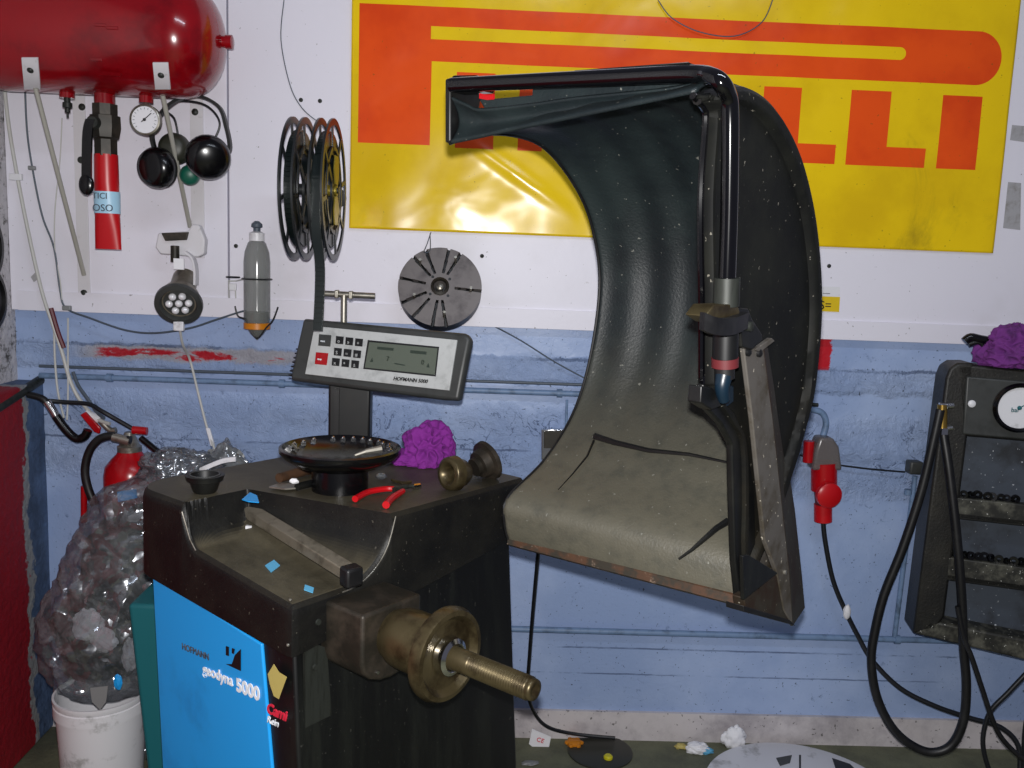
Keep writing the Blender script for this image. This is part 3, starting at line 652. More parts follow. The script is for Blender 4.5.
# blue front panel on the left face
def fp(px, py, o=0): return LB(px, py, .0025-o)
pts = [fp(153, 576), fp(262, 646), fp(273, 775)]; a_, b_, z_ = loc(pts[0]); a2, _, z2_ = loc(pts[1]); a3, _, z3_ = loc(pts[2])
sl = (a3-a2)/(z3_-z2_)
al, _, zl = loc(fp(163.5, 775)); sll = (a_-al)/(z_-zl)
P4 = [M(a_, .001, z_+.004), M(a2, .001, z2_+.004), M(a2-sl*(z2_-.06), .001, .06), M(a_-sll*(z_-.06), .001, .06)]
bp = MB().prism(P4, B*.018).end('front_panel', 'blue', mc, bevel=.003, label='bright blue front panel with white lettering')
dn = -B
tr = (fp(263, 693)-fp(203, 667)).normalized(); upv = V((0, 0, 1))
o1 = fp(203, 673, .003); o1e = fp(264, 699, .003)
text('goodyna', .0245, o1, tr, upv, 'whiteprint', 'lettering', bp, bold=.0004) if False else None
txt = text('geodyna', .0285, o1, tr, upv, 'whiteprint', 'lettering', bp, bold=.0006)
text('5000', .0345, fp(236.5, 690.5, .003), tr, upv, 'whiteprint', 'lettering', bp, bold=.0012)
text('HOFMANN', .018, fp(182, 649, .003), tr, upv, 'wire', 'lettering', bp)
mo = fp(222, 668, .003); ux = tr; 
MB().prism([fp(226, 664, .003), fp(241, 671, .003), fp(241, 649, .003), fp(235, 655, .003), fp(232, 664, .003)], dn*.0006).prism([fp(226, 646, .003), fp(229, 647, .003), fp(229, 656, .003), fp(226, 655, .003)], dn*.0006).prism([fp(232, 648, .003), fp(235, 649, .003), fp(234, 654, .003), fp(232, 653, .003)], dn*.0006).end('emblem', 'dark', bp)
# corner strip (worn metal) on right face
def fa(px, py, o=0): return LA(px, py, -.006-o)
MB().prism([fa(304, 640), fa(327, 648), fa(336, 780), fa(306, 780)], A*.004).end('corner_strip', 'steelstrip', mc)
# stickers
def st(px, py): return LB(px, py, -.0055)
MB().prism([st(*q_) for q_ in ((274, 664), (279, 672), (287, 677), (284, 685), (279, 699), (274, 696), (270, 684), (268, 674))], dn*.0006).end('sticker', 'tan', mc, label='tan leaf-shaped sticker')
text('Cami', .026, LB(266.5, 712, -.0065), tr, upv, 'redprint', 'lettering', mc, shear=.25, bold=.0008)
text('Rein', .018, LB(267, 722, -.0065), tr, upv, 'whiteprint', 'lettering', mc, shear=.2)
for px, py in ((290, 600), (288, 645)): MB().ball(LB(px, py, -.01), .003, sub=2).end('screw', 'steel', mc)
for px, py in ((318, 622), (315, 667)): MB().lathe([(.006, 0), (.005, .003)], LA(px, py, -.009), -A, 12).end('screw', 'steelstrip', mc, smooth=True)
# silver trim edges of scoop
pth = []
for k in range(15):
    b2 = .100+.125*k/14; pth.append(M(-.0105, b2, top_h(0, b2)-.004))
MB().tube(pth, .0013, 6).end('edge_line', 'steel', mc, smooth=True)
MB().tube([M(.312, -.0085, ZT-.016), M(.285, -.0095, .962), M(.268, -.009, .945)], .0014, 6).end('edge_line', 'steel', mc, smooth=True)
# shaft housing
hb = [loc(LA(323, 602, 0)), loc(Z(374, 574, .9))]
zb_ = .902
q1, q2, q3, q4 = LA(323, 604, -.0), Z(374, 574, zb_), Z(422, 592, zb_), Z(366, 616, zb_)
c1 = M(.0, .065, zb_); c2 = M(.0, .20, zb_+.002); c3 = M(-.115, .20, zb_+.002); c4 = M(-.115, .065, zb_)
bb = MB(); prof = [(.065, zb_), (.205, zb_), (.205, .84)]
for k in range(9):
    an = pi*k/8; prof.append((.135+.07*math.cos(an), .815-.045*math.sin(an)))
prof.append((.065, .84))
MB().prism([M(.02, b2, z2_) for b2, z2_ in prof], A*-.12).end('shaft_housing', 'oldmetal', mc, bevel=.006)
AXB, AXZ = .141, .848
ao = M(0, AXB, AXZ)
# screws
MB().lathe([(.003, 0), (.003, .003)], M(-.1, .10, .792), -A, 8).end('screw', 'chrome', mc)
shf = MB().lathe([(.042, .09), (.044, .105), (.050, .118), (.052, .135), (.052, .195), (.048, .20)], ao, -A, 48).end('spindle_housing', 'bronze', mc, smooth=True)
fl_ = MB().lathe([(.045, .195), (.060, .205), (.078, .208), (.080, .218), (.075, .230), (.067, .231), (.058, .220), (.03, .218), (.03, .236), (.0, .236)], ao, -A, 64, cap=False).end('flange', 'bronze', mc, smooth=True)
MB().lathe([(.026, .216), (.033, .220), (.031, .236), (.024, .240), (.019, .236)], ao, -A, 40, cap=False).end('flange_collar', 'chrome', mc, smooth=True)
bb = MB(); prof = [(.0190, .22)]
L0, L1 = .275, .396; n_ = 24
prof.append((.0190, L0))
for k in range(n_):
    z_ = L0+(L1-L0)*k/n_; prof += [(.0190, z_), (.0166, z_+(L1-L0)/n_*.5)]
prof += [(.0175, L1), (.0165, L1+.006), (.010, L1+.007), (.007, L1+.001), (0, L1+.001)]
bb.lathe(prof, ao, -A, 36, cap=False); bb.end('threaded_shaft', 'bronze', mc, smooth=True, angle=80)

# distance gauge bar lying in the scoop
gb = thing('gauge_arm', 'silver angled measuring arm resting in the scoop of the machine', 'measuring arm', Z(300, 545, .95))
g0 = Z(248, 507, .99); g1 = Z(348, 568, .960)
d_ = (g1-g0).normalized(); sd = d_.cross(V((0, 0, 1))).normalized(); sd = sd if sd.dot(B) > 0 else -sd
cr = [(-.010, -.020), (-.010, .0), (.013, .005), (.013, -.018)]
MB().rings([[p_+sd*u2+V((0, 0, v2)) for u2, v2 in cr] for p_ in (g0, g1)]).end('bar', 'alu', gb, bevel=.002)
MB().box(g1+d_*.010+V((0, 0, -.010)), (.026, .034, .034), (d_, sd, V((0, 0, 1)))).end('arm_tip', 'blackrubber', gb, bevel=.005)
MB().box(g0-d_*.012+V((0, 0, -.008)), (.026, .036, .022), (d_, sd, V((0, 0, 1)))).end('arm_root', 'black', gb, bevel=.008)
MB().prism([Z(*q_, ZT+.002) for q_ in ((242, 500), (250, 493), (257, 496), (259, 503), (248, 502))], (0, 0, .0015)).end('blue_label', 'brightblue', gb, label='bright blue label')
MB().box(g0+d_*.03+V((0, 0, -.03))-sd*.014, (.012, .01, .01)).end('clip', 'whiteplastic', gb)
# scraps on the scoop
for pts, lab, mt in (([(265, 566), (274, 561), (280, 565), (271, 571)], 'light blue paper scrap in the middle of the machine scoop', 'lightblue'), ([(305, 579), (314, 581), (313, 585), (304, 583)], 'tiny pale scrap near the lower edge of the machine scoop', 'lightblue')):
    P_ = [Z(px, py, .931) for px, py in pts]; P_ = [V((p_.x, p_.y, top_h(*loc(p_)[:2])+.001)) for p_ in P_]
    MB().prism(P_, (0, 0, .0015)).end('paper_scrap', mt, label=lab, cat='paper scrap', group='scraps on the machine')

# ---- things on the machine top
def ztop(px, py): return Z(px, py, ZT)
# rubber cone/cup at left
c_ = ztop(205, 492)
cp = thing('centring_cone', 'small black stepped cone cup on the left of the machine top', 'cone', c_)
MB().lathe([(.020, 0), (.023, .004), (.029, .022), (.034, .024), (.036, .032), (.037, .035), (.030, .035), (.024, .02), (0, .02)], c_, (0, 0, 1), 40, cap=False).end('cup', 'black', cp, smooth=True)
MB().lathe([(.026, .0365), (.0295, .0365), (.0295, .0345)], c_, (0, 0, 1), 40, cap=False).end('rim_groove', 'greyhouse', cp, smooth=True)
# weight dish
dc = ztop(340, 489); dish = thing('weight_dish', 'wide round black dish on a drum foot holding loose wheel weights', 'dish', dc)
kR = 56*(Z(340, 450, ZT+.06)-CAM).length/F_PX
MB().lathe([(.056, 0), (.056, .05), (.062, .055)], dc, (0, 0, 1), 48).end('foot', 'blackgloss', dish, smooth=True, angle=30)
MB().box(dc+V((-.0, -.051, .036)), (.02, .006, .012)).end('foot_plate', 'chrome', dish, bevel=.001)
MB().lathe([(.055, .05), (.085, .052), (kR*.93, .068), (kR, .078), (kR, .086), (kR*.95, .088), (kR*.86, .078), (.06, .066), (0, .066)], dc, (0, 0, 1), 64, cap=False).end('bowl', 'blackgloss', dish, smooth=True)
wi = 0
for k, an in enumerate([math.radians(v) for v in (60, 72, 84, 96, 108, 132, 150, 165, 48, 36, 24, 185, 10, -5)]):
    rr_ = kR*.84 if k % 3 else kR*.8; p_ = dc+V((math.cos(an)*rr_, math.sin(an)*rr_, .080))
    o = MB().box(p_, (.010, .006, .008)).ball(p_+V((0, 0, .005)), .0035, sub=1).end('clip_weight', 'chrome', smooth=True, label='small bright clip-on weight on the rim of the black dish', cat='wheel weight', group='weights round the dish rim')
pw = dc+V((.03, -.01, .072)); MB().tube([pw, pw+V((.02, .01, .006))], [.003, .005], 8).tube([pw+V((.02, .01, .006)), pw+V((.05, .022, .01))], [.006, .008], 8).end('clip_weight', 'steel', smooth=True, label='long pale weight lying inside the black dish', cat='wheel weight')
MB().ribbon([dc+V((-.10, .02, .085)), dc+V((-.085, 0, .078)), dc+V((-.078, -.02, .085))], (0, 1, 0), .006, .004, 3).end('clip_weight', 'steel', label='bent grey weight at the left inside the dish', cat='wheel weight')
# tools left of the dish
def ribbon_on(name, pts, w, th, m_, label, cat, z=ZT+.004, parts=()):
    root = thing(name, label, cat, Z(*pts[0], ZT)); MB().ribbon([Z(px, py, z) for px, py in pts], V((.3, 1, 0)), w, th, 4).end(parts[0] if parts else 'body', m_, root, bevel=.001); return root
br = thing('wire_brush', 'brush with brown wooden handle lying left of the dish', 'brush', ztop(300, 480))
MB().tube([Z(279, 478, ZT+.012), Z(300, 472, ZT+.012), Z(322, 466, ZT+.013)], [.010, .012], 10, 4).end('handle', 'wood', br, smooth=True)
MB().box((Z(318, 468, ZT+.010)), (.03, .03, .02)).end('bristles', 'black', br)
kn = thing('utility_knife', 'black handled scraper with pale blade lying before the wooden brush', 'scraper', ztop(300, 488))
MB().tube([Z(297, 487, ZT+.009), Z(320, 481, ZT+.009)], .008, 8).end('handle', 'black', kn, smooth=True)
MB().prism([Z(*q_, ZT+.004) for q_ in ((269, 488), (285, 490), (297, 489), (297, 485), (280, 484))], (0, 0, .003)).end('blade', 'steel', kn)
MB().ball(Z(294, 481, ZT+.022), .008, (1.2, .8, .7), 2, lambda d: 1+.3*noise.noise(d*3)).end('paper_scrap', 'paper', label='crumpled white paper bit on the black scraper', cat='paper scrap')
# purple rag
def rag(name, c, r, sc, m_, label, seed, flat=.3):
    def fn(d):
        n1 = noise.noise(d*1.6+V((seed, 0, 0))); n2 = 1-abs(noise.noise(d*3.3+V((0, seed, 0))))*2; n3 = 1-abs(noise.noise(d*8+V((0, 0, seed))))*2
        return max(.35, 1+.38*n1+.26*n2+.035*n3)
    bb = MB(); bb.ball(c, r, sc, 6, fn)
    for v in bb.bm.verts:
        if v.co.z < c.z-r*sc[2]*.75: v.co.z = c.z-r*sc[2]*.75
    return bb
rc = ztop(424, 468)
bb = rag('rag', Z(428, 449, ZT+.035), .052, (1.0, .8, .95), 'purple', '', 3.1)
bb2 = MB(); 
def rf(d): return max(.4, 1+.3*noise.noise(d*2+V((5, 0, 0)))+.18*(1-abs(noise.noise(d*4))*2))
bb.ball(ztop(410, 464)+V((0, 0, .012)), .036, (1.15, .9, .55), 5, rf)
for v in bb.bm.verts: v.co.z = max(v.co.z, ZT+.001)
bb.end('rag', 'purple', smooth=True, angle=180, label='crumpled bright purple rag on the machine top beside the dish', cat='rag')
# pliers
pl = thing('pliers', 'red-handled pliers lying open before the dish', 'pliers', ztop(375, 497))
z_ = ZT+.008
MB().tube([Z(*q_, z_) for q_ in ((355, 499), (368, 492), (385, 489), (394, 489))], [.0065, .0055], 8, 4).end('handle', 'redplastic', pl, smooth=True)
MB().tube([Z(*q_, z_) for q_ in ((386, 505), (391, 499), (398, 494), (403, 491))], [.0075, .0055], 8, 4).end('handle', 'redplastic', pl, smooth=True)
MB().tube([Z(*q_, z_) for q_ in ((394, 490), (404, 487), (414, 486))], [.006, .004], 8, 3).end('jaws', 'steelstrip', pl, smooth=True)
MB().tube([Z(413, 487, ZT+.006), Z(420, 486, ZT+.006)], .006, 8).end('socket_bit', 'chrome', smooth=True, label='small chrome bit right of the red pliers', cat='bit')
MB().tube([Z(392, 480, ZT+.004), Z(402, 483, ZT+.004), Z(411, 482, ZT+.004)], .0035, 6, 3).end('rusty_bolt', 'bronze', smooth=True, label='rusty bolt lying between pliers and purple rag', cat='bolt')
MB().ball(Z(381, 476, ZT+.008), .010, (1.2, .8, .7), 2, lambda d: 1+.3*noise.noise(d*3)).end('plastic_scrap', 'bag', label='clear plastic bit right of the dish foot', cat='scrap')
# two cones lying on their side
ck = thing('centring_cone', 'brownish hollow centring cone on its side, nearer the front edge', 'cone', ztop(457, 488), 'cones on the machine top')
q0 = Z(447, 474, ZT+.035); q1_ = Z(466, 472, ZT+.032); dx_ = (q1_-q0).normalized()
MB().lathe([(.024, 0), (.031, .001), (.034, .004), (.036, .022), (.032, .024), (.028, .04), (.020, .052), (.012, .053), (.012, .02), (.018, .004), (.024, 0)], q0, dx_, 40, cap=False).end('cone_body', 'bronze', ck, smooth=True)
ck = thing('centring_cone', 'grey-green stepped centring cone lying behind the brownish one', 'cone', ztop(484, 474), 'cones on the machine top')
q0 = Z(490, 459, ZT+.042); dx_ = (Z(470, 470, ZT+.024)-q0).normalized()
MB().lathe([(.0, .004), (.032, .004), (.040, 0), (.044, .003), (.043, .012), (.033, .015), (.029, .032), (.020, .034), (.020, .045), (0, .045)], q0, dx_, 40, cap=False).end('cone_body', 'oldmetal', ck, smooth=True)

# ---- display column + console
yaw_ = math.radians(24); CN = V((-math.sin(yaw_)*math.cos(.28), -math.cos(yaw_)*math.cos(.28), math.sin(.28))); CP = Y(385, 360, 2.14)
def cs(px, py, o=0): return PL(px, py, CP+CN*o, CN)
con = thing('display_console', 'grey tilted display console with LCD on a black post behind the machine', 'display console', V((CP.x-.06, CP.y+.06, ZT)))
OUT = [(303, 318), (466, 333), (470, 339), (458, 400), (440, 399), (290, 380), (291, 372)]
MB().prism([cs(*q_, -.004) for q_ in OUT], -CN*.028).end('casing', 'greyhouse', con, bevel=.008)
bb = MB()
for k in range(7):
    f_ = k/6; px, py = 297.5-7.5*f_, 350+26*f_; bb.box(cs(px+3, py, -.018), (.012, .022, .0035), (V((CN.y, -CN.x, 0)), CN, V((0, 0, 1))))
bb.end('cooling_ribs', 'blackrubber', con)
MB().prism([cs(*q_, .0) for q_ in ((314.5, 326), (457, 340), (449, 390.5), (305, 374))], -CN*.005).end('face_plate', 'consoleface', con, bevel=.0008)
kx, ky = (cs(457, 340)-cs(314.5, 326)).normalized(), None
def pc(u, v):  # zoom4 coordinates
    return 260+u/3.938, 280+v/3.938
def cq(quad, m_, name, o=.0015, par=con, th_=.0025, bev=.0004, label=None):
    return MB().prism([cs(*pc(*q_), o) for q_ in quad], -CN*th_).end(name, m_, par, bevel=bev, label=label)
cq([(232, 213), (280, 217), (276, 262), (229, 258)], 'greyhouse', 'button', label='grey-green start button')
cq([(220, 284), (268, 288), (262, 335), (215, 331)], 'red', 'button', label='red stop button')
text('start', .007, cs(*pc(238, 243), .0022), kx, (0, 0, 1), 'whiteprint', 'lettering', con)
text('stop', .007, cs(*pc(226, 314), .0022), kx, (0, 0, 1), 'whiteprint', 'lettering', con)
sym = ['o', '»', '+', 'S', '=', '#', 'x', '*', '±']; si = 0
for r_, (yv, xo) in enumerate(((237, 0), (283, -7), (323, -15))):
    for c_ in range(3):
        cx, cy = 314+38*c_+xo, yv+5*c_*.9
        bq = cq([(cx-15, cy-17), (cx+15, cy-14), (cx+12, cy+16), (cx-17, cy+13)], 'dark', 'key_button')
        text(sym[si], .012, cs(*pc(cx-9, cy+9), .0022), kx, (0, 0, 1), 'consoleface', 'key_symbol', bq); si += 1
lcd_f = cq([(424, 236), (705, 263), (692, 380), (406, 350)], 'dark', 'screen_frame', .0008, th_=.003)
lc = cq([(430, 244), (699, 269), (687, 373), (412, 345)], 'lcd', 'screen', .0016, lcd_f)
for quad in ([(462, 262), (526, 268), (525, 279), (461, 273)], [(592, 276), (656, 282), (655, 294), (591, 288)], [(432, 322), (446, 323), (442, 305)], [(655, 344), (668, 345), (663, 326)], [(530, 326), (572, 334), (570, 338), (528, 331)]):
    cq(quad, 'lcdink', 'screen_mark', .0019, lc, .0005, 0)
text('7', .016, cs(*pc(497, 318), .002), kx, (0, 0, 1), 'lcdink', 'digit', lc); text('0', .016, cs(*pc(634, 332), .002), kx, (0, 0, 1), 'lcdink', 'digit', lc)
text('HOFMANN 5000', .0125, cs(*pc(524, 394), .001), (cs(*pc(685, 409))-cs(*pc(524, 394))), (0, 0, 1), 'dark', 'lettering', con, shear=.3, bold=.0002)
pb0 = Z(348, 447, ZT); bx = Y(328, 420, 2.21).x; bx2 = Y(370, 420, 2.21).x
MB().box(((bx+bx2)/2, 2.235, (ZT+1.20)/2+.0), (bx2-bx, .05, 1.20-ZT+.004)).end('post', 'black', con, bevel=.006)
MB().box((bx+.022, 2.208, (ZT+1.16)/2), (.012, .012, 1.16-ZT)).end('post_channel', 'blackrubber', con)
# T handle behind the console
tb = thing('tee_handle', 'grey steel T-shaped handle standing behind the display console', 'handle', Y(344, 325, 2.26))
MB().tube([Y(324, 293.5, 2.26), Y(375, 296, 2.26)], .0075, 12).end('crossbar', 'steel', tb, smooth=True)
MB().tube([Y(344, 295, 2.26), Y(343.5, 345, 2.26)], .008, 12).end('shaft', 'steel', tb, smooth=True)
MB().box(Y(337, 294, 2.258), (.010, .02, .02)).box(Y(351, 295, 2.258), (.010, .02, .02)).end('clip', 'steel', tb, bevel=.002)
# slotted disc
DC = Y(440, 286.5, 2.56); DN = V((.04, -.925, .38)).normalized(); DR = 41.5*2.56/F_PX
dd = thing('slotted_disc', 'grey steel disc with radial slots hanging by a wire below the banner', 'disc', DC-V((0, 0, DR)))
e_ = V((1, 0, 0)); du = (e_-DN*e_.dot(DN)).normalized(); dw = DN.cross(du); dw = dw if dw.z > 0 else -dw
slots = [(113, .36), (80, .36), (62, .38), (133, .38), (170, .36), (207, .36), (233, .40), (262, .36), (281, .36), (-4, .38)]
bb = MB(); NT_, NR = 288, 26; rr = [.02*k if k < 0 else DR*(k/NR) for k in range(NR+1)]
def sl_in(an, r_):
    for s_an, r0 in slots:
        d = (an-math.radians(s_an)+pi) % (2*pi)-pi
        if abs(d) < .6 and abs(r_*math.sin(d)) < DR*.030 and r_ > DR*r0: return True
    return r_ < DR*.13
gridv = []
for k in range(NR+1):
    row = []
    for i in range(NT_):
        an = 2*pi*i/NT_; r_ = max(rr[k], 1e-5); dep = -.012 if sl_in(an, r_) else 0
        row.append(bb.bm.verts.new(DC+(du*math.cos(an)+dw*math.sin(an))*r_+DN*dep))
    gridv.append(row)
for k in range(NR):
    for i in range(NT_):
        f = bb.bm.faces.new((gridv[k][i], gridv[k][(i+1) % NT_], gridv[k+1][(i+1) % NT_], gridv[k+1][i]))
        if sl_in(2*pi*(i+.5)/NT_, (rr[k]+rr[k+1])/2): f.material_index = 1  # slot faces coloured black: the shade of the recess is put into the colour
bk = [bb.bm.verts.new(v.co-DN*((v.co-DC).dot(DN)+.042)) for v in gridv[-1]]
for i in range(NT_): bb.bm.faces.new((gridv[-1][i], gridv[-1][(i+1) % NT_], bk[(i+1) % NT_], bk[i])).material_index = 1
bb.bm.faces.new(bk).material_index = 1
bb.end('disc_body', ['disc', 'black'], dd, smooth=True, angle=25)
MB().lathe([(DR*.22, -.002), (DR*.22, .006), (DR*.17, .009), (DR*.15, .004), (DR*.15, -.01)], DC, DN, 40, cap=False).end('hub', 'oldmetal', dd, smooth=True)
MB().lathe([(DR*.09, -.012), (DR*.09, .002), (DR*.05, .005), (0, .005)], DC, DN, 20, cap=False).end('hub_screw', 'steel', dd, smooth=True)
for an, r_ in ((-5, .72), (14+180, .70), (205, .68)): pass
for an, r_, l_ in ((-4, .74, .02), (206, .66, .02), (130, .78, .02), (63, .76, .028), (281, .72, .026)):
    a_ = math.radians(an); p_ = DC+(du*math.cos(a_)+dw*math.sin(a_))*DR*r_; MB().tube([p_-DN*.012, p_+DN*l_], .004, 10).end('stud', 'steel', dd, smooth=True)
for an in (42, 222, 128, -48):
    a_ = math.radians(an); p_ = DC+(du*math.cos(a_)+dw*math.sin(a_))*DR*.30; MB().lathe([(.0042, 0), (.0042, .0006)], p_, DN, 12).end('hole', 'dark', dd)
MB().tube([Y(431, 232, BY-.012), Y(427, 244, BY-.02), Y(424, 252, 2.56), Y(430, 250, 2.56), Y(430, 234, BY-.012)], .0014, 6, 4).end('hanging_wire', 'wire', dd)

# ================================================================== WHEEL GUARD
AF, AN = -.15, -.6
gd = thing('wheel_guard', 'large curved black wheel guard raised on a bent tube at the right of the machine', 'wheel guard', M(-.38, .45, .95))
far = [loc(LA(px, py, AF))[1:] for px, py in ((450, 143), (470, 135.5), (510, 134.5), (545, 148), (575, 185), (592, 225), (600, 280), (592, 350), (575, 410), (545, 460), (508, 498), (505, 522), (510, 543))]
near = [(.155, 1.715), (.20, 1.733), (.30, 1.738), (.40, 1.722), (.50, 1.672), (.585, 1.585), (.645, 1.45), (.655, 1.32), (.625, 1.215), (.54, 1.10), (.455, 1.03), (.44, .985), (.44, .953)]
def respline(P_, n):
    Q = catmull([V((p_[0], p_[1], 0)) for p_ in P_], 12); L_ = [0]
    for k in range(1, len(Q)): L_.append(L_[-1]+(Q[k]-Q[k-1]).length)
    out = []
    for i in range(n+1):
        s_ = L_[-1]*i/n; k = 1
        while k < len(Q)-1 and L_[k] < s_: k += 1
        f_ = (s_-L_[k-1])/max(1e-9, L_[k]-L_[k-1]); out.append(Q[k-1].lerp(Q[k], f_))
    return out
NP = 120; fs, nsn = respline(far, NP), respline(near, NP)
bb = MB(); 
def bandf(u, v):
    i = round(u*NP); f = fs[i]; n = nsn[i]
    bulge = .07*math.sin(pi*min(1, v*1.0))**1.0*math.sin(pi*min(1, max(0, (u-.0)/.8)))*(1-v)**.4
    t_ = v; p = f.lerp(n, t_); q = nsn[min(NP, i+1)]-nsn[max(0, i-1)]; nn = V((q.y, -q.x, 0)).normalized()
    if nn.dot(V((.35, 1.35, 0))-p) > 0: nn = -nn
    rid = .0035*math.sin(v*34)*min(1, u/.08)*max(0, min(1, (.8-u)/.2))
    return M(AF+(AN-AF)*v, p.x+nn.x*(bulge*.8+rid), p.y+nn.y*(bulge*.8+rid))
bb.grid(bandf, NP, 60); bb.end('shell', 'guard', gd, smooth=True, angle=60, solid=.005, offset=0)
# rim of the far C-shaped edge
rimp = [bandf(i/NP, 0) for i in range(0, NP+1, 2)]
MB().tube(rimp, .0038, 8).end('rim', 'blackrubber', gd, smooth=True)
# bottom lip
lp = [bandf(1, v/20) for v in range(21)]
bb = MB(); bb.rings([[p_+V((0, 0, .018)), p_-B*.007+V((0, 0, .014)), p_-B*.009+V((0, 0, .0)), p_+V((0, 0, -.006)), p_+B*.01+V((0, 0, -.004)), p_+B*.01+V((0, 0, .012))] for p_ in lp]); bb.end('lower_lip', 'lip', gd, smooth=True, angle=30)
# guard floor points for laying the dark strips
def inner(px, py, aa=None):
    best = None
    for iu in range(60, NP+1, 1):
        for iv in range(0, 121, 1):
            p_ = bandf(iu/NP, iv/120); d = p_-CAM; z_ = d.dot(_f); qx = 512+F_PX*d.dot(_R)/z_; qy = 384-F_PX*d.dot(_U)/z_
            e = (qx-px)**2+(qy-py)**2
            if best is None or e < best[0]: best = (e, p_)
    return best[1]-B*.006+V((0, 0, .003))
# far end block, top rail and side panel
P_ = [LA(*q_, AF) for q_ in ((450, 78), (486, 80), (480, 108), (500, 128), (470, 136), (450, 143))]
MB().prism(P_, A*.012).end('end_plate', 'black', gd, bevel=.004)
# the tray-like edge below the tube
Us = catmull([PL(px, py, M(AF, .19, 0), B) for px, py in ((452, 97), (466, 104), (480, 109), (530, 104), (571, 98), (620, 93), (660, 89), (690, 84))], 8)
def skf(u, v):
    a_ = bandf(0, v); k = v*(len(Us)-1); i_ = min(int(k), len(Us)-2); c_ = Us[i_].lerp(Us[i_+1], k-i_); return a_.lerp(c_, u)+B*(.02*math.sin(pi*u))
MB().grid(skf, 14, 60).end('upper_skirt', 'guard', gd, smooth=True, solid=.004, offset=0)
def rt(px, py): return PL(px, py, M(AF, .205, 0), B)
MB().prism([rt(478, 98), rt(486, 112), rt(530, 105), rt(571, 100), rt(600, 97), rt(690, 88), rt(690, 76), rt(532, 84), rt(532, 95), rt(489, 99)], B*.012).end('top_lip', 'guard', gd, bevel=.002)
# bent tube
def tb_(px, py): return PL(px, py, M(AF, .165, 0), B)
tz = []
near_p = LA(728, 110, AN-.035)
an_, bn_, zn_ = loc(near_p)
def ta(px, py, a=AN-.035): return LA(px, py, a)
f0 = LA(452, 85, AF-.005); f1 = LA(690, 74, AN+.02); f1b = loc(f1)
MB().tube([f0, f0.lerp(f1, .35), f0.lerp(f1, .7), f1, ta(712, 77, AN-.02), ta(722, 84), ta(728, 96), ta(730, 112), ta(730, 160), ta(729, 220), ta(727, 282)], .0115, 20, 6).end('bent_tube', 'chromeblack', gd, smooth=True)
MB().prism([LA(573, 82, loc(f0.lerp(f1, .52))[0]), LA(573, 70, loc(f0.lerp(f1, .52))[0]), LA(690, 62, AN+.02), LA(694, 66, AN+.02), LA(694, 74, AN+.02)], B*.03).end('cover_strip', 'black', gd, bevel=.003)
a0_ = loc(f0)
MB().prism([LA(450, 92, AF-.006), LA(450, 78, AF-.006), LA(453, 75, AF-.006), LA(478, 75, AF-.05), LA(481, 79, AF-.05), LA(481, 90, AF-.05)], B*.035).end('end_cap', 'chromeblack', gd, bevel=.003)
MB().ribbon([rt(480, 96), rt(488, 97.5), rt(494, 97)], (0, 0, 1), .008, .004).end('red_catch', 'redplastic', gd)
# side panel (near half-disc)
Rp = [(694, 100), (710, 94), (740, 92), (768, 112), (791, 155), (807, 220), (813, 300), (807, 380), (796, 430), (781, 480), (766, 525), (752, 552), (742, 570)]
Mp = [(745, 604), (735, 560), (735, 500), (733, 442), (722, 420), (707, 398), (702, 384), (701, 376), (701, 300), (700, 200), (705, 125), (703, 108), (692, 96)]
outer = catmull([LA(px, py, AN) for px, py in Rp], 5); inn = catmull([LA(px, py, AN) for px, py in Mp], 4)
cen = LA(755, 300, AN)
ring0 = outer+inn
bb = MB()
def shrink(R_, k, off):
    out = []
    n = len(R_)
    for i in range(n):
        p = R_[i]; t_ = (R_[(i+1) % n]-R_[i-1]); t_ = t_.normalized(); nn = t_.cross(A); 
        if nn.dot(cen-p) < 0: nn = -nn
        out.append(p+nn*k-A*off)
    return out
r_out = outer; n_o = len(outer)
# strip grid between outer and inner outlines (paired rows) for a bulged, stepped surface
def samp(L_, f):
    i = f*(len(L_)-1); k = int(i); k = min(k, len(L_)-2); return L_[k].lerp(L_[k+1], i-k)
inr = list(reversed(inn))
def pf(u, v):
    o_ = samp(outer, u); i_ = samp(inr, u); p = o_.lerp(i_, v)
    wid = (o_-i_).length; e1_ = v*wid; e2 = (1-v)*wid
    h = .0
    h += .018*min(1, e1_/.012)**.5
    if e1_ > .03: h -= .012*min(1, (e1_-.03)/.006)
    if e2 < .012: h += .010
    if e2 < .001: h = .0
    return p-A*h
def vq(j, n): return j/n
bb.grid(pf, 150, 90); bb.end('side_panel', 'panel', gd, smooth=True, angle=50, solid=.006, offset=0)
MB().tube([p_-A*.002-B*.002 for p_ in inn], .0048, 8).end('panel_edge', 'chromeblack', gd, smooth=True)
MB().tube([p_-A*.004 for p_ in outer], .007, 8).end('panel_rim', 'black', gd, smooth=True)
# the gap notch of the edge at the pin
fl2 = [(704, 384), (716, 388), (722, 400), (735, 412), (748, 440), (755, 500), (756, 545), (749, 600), (740, 600), (736, 560), (734, 500), (733, 445), (722, 424), (704, 405)]
MB().prism([LA(px, py, AN-.012) for px, py in fl2], A*.012).end('edge_flange', 'black', gd, bevel=.003)
MB().tube([M(.02, .585, .92), M(-.08, .60, .97), M(-.2, .60, 1.08), M(-.3, .62, 1.14)], .02, 16, 5).end('support_arm', 'black', gd, smooth=True)
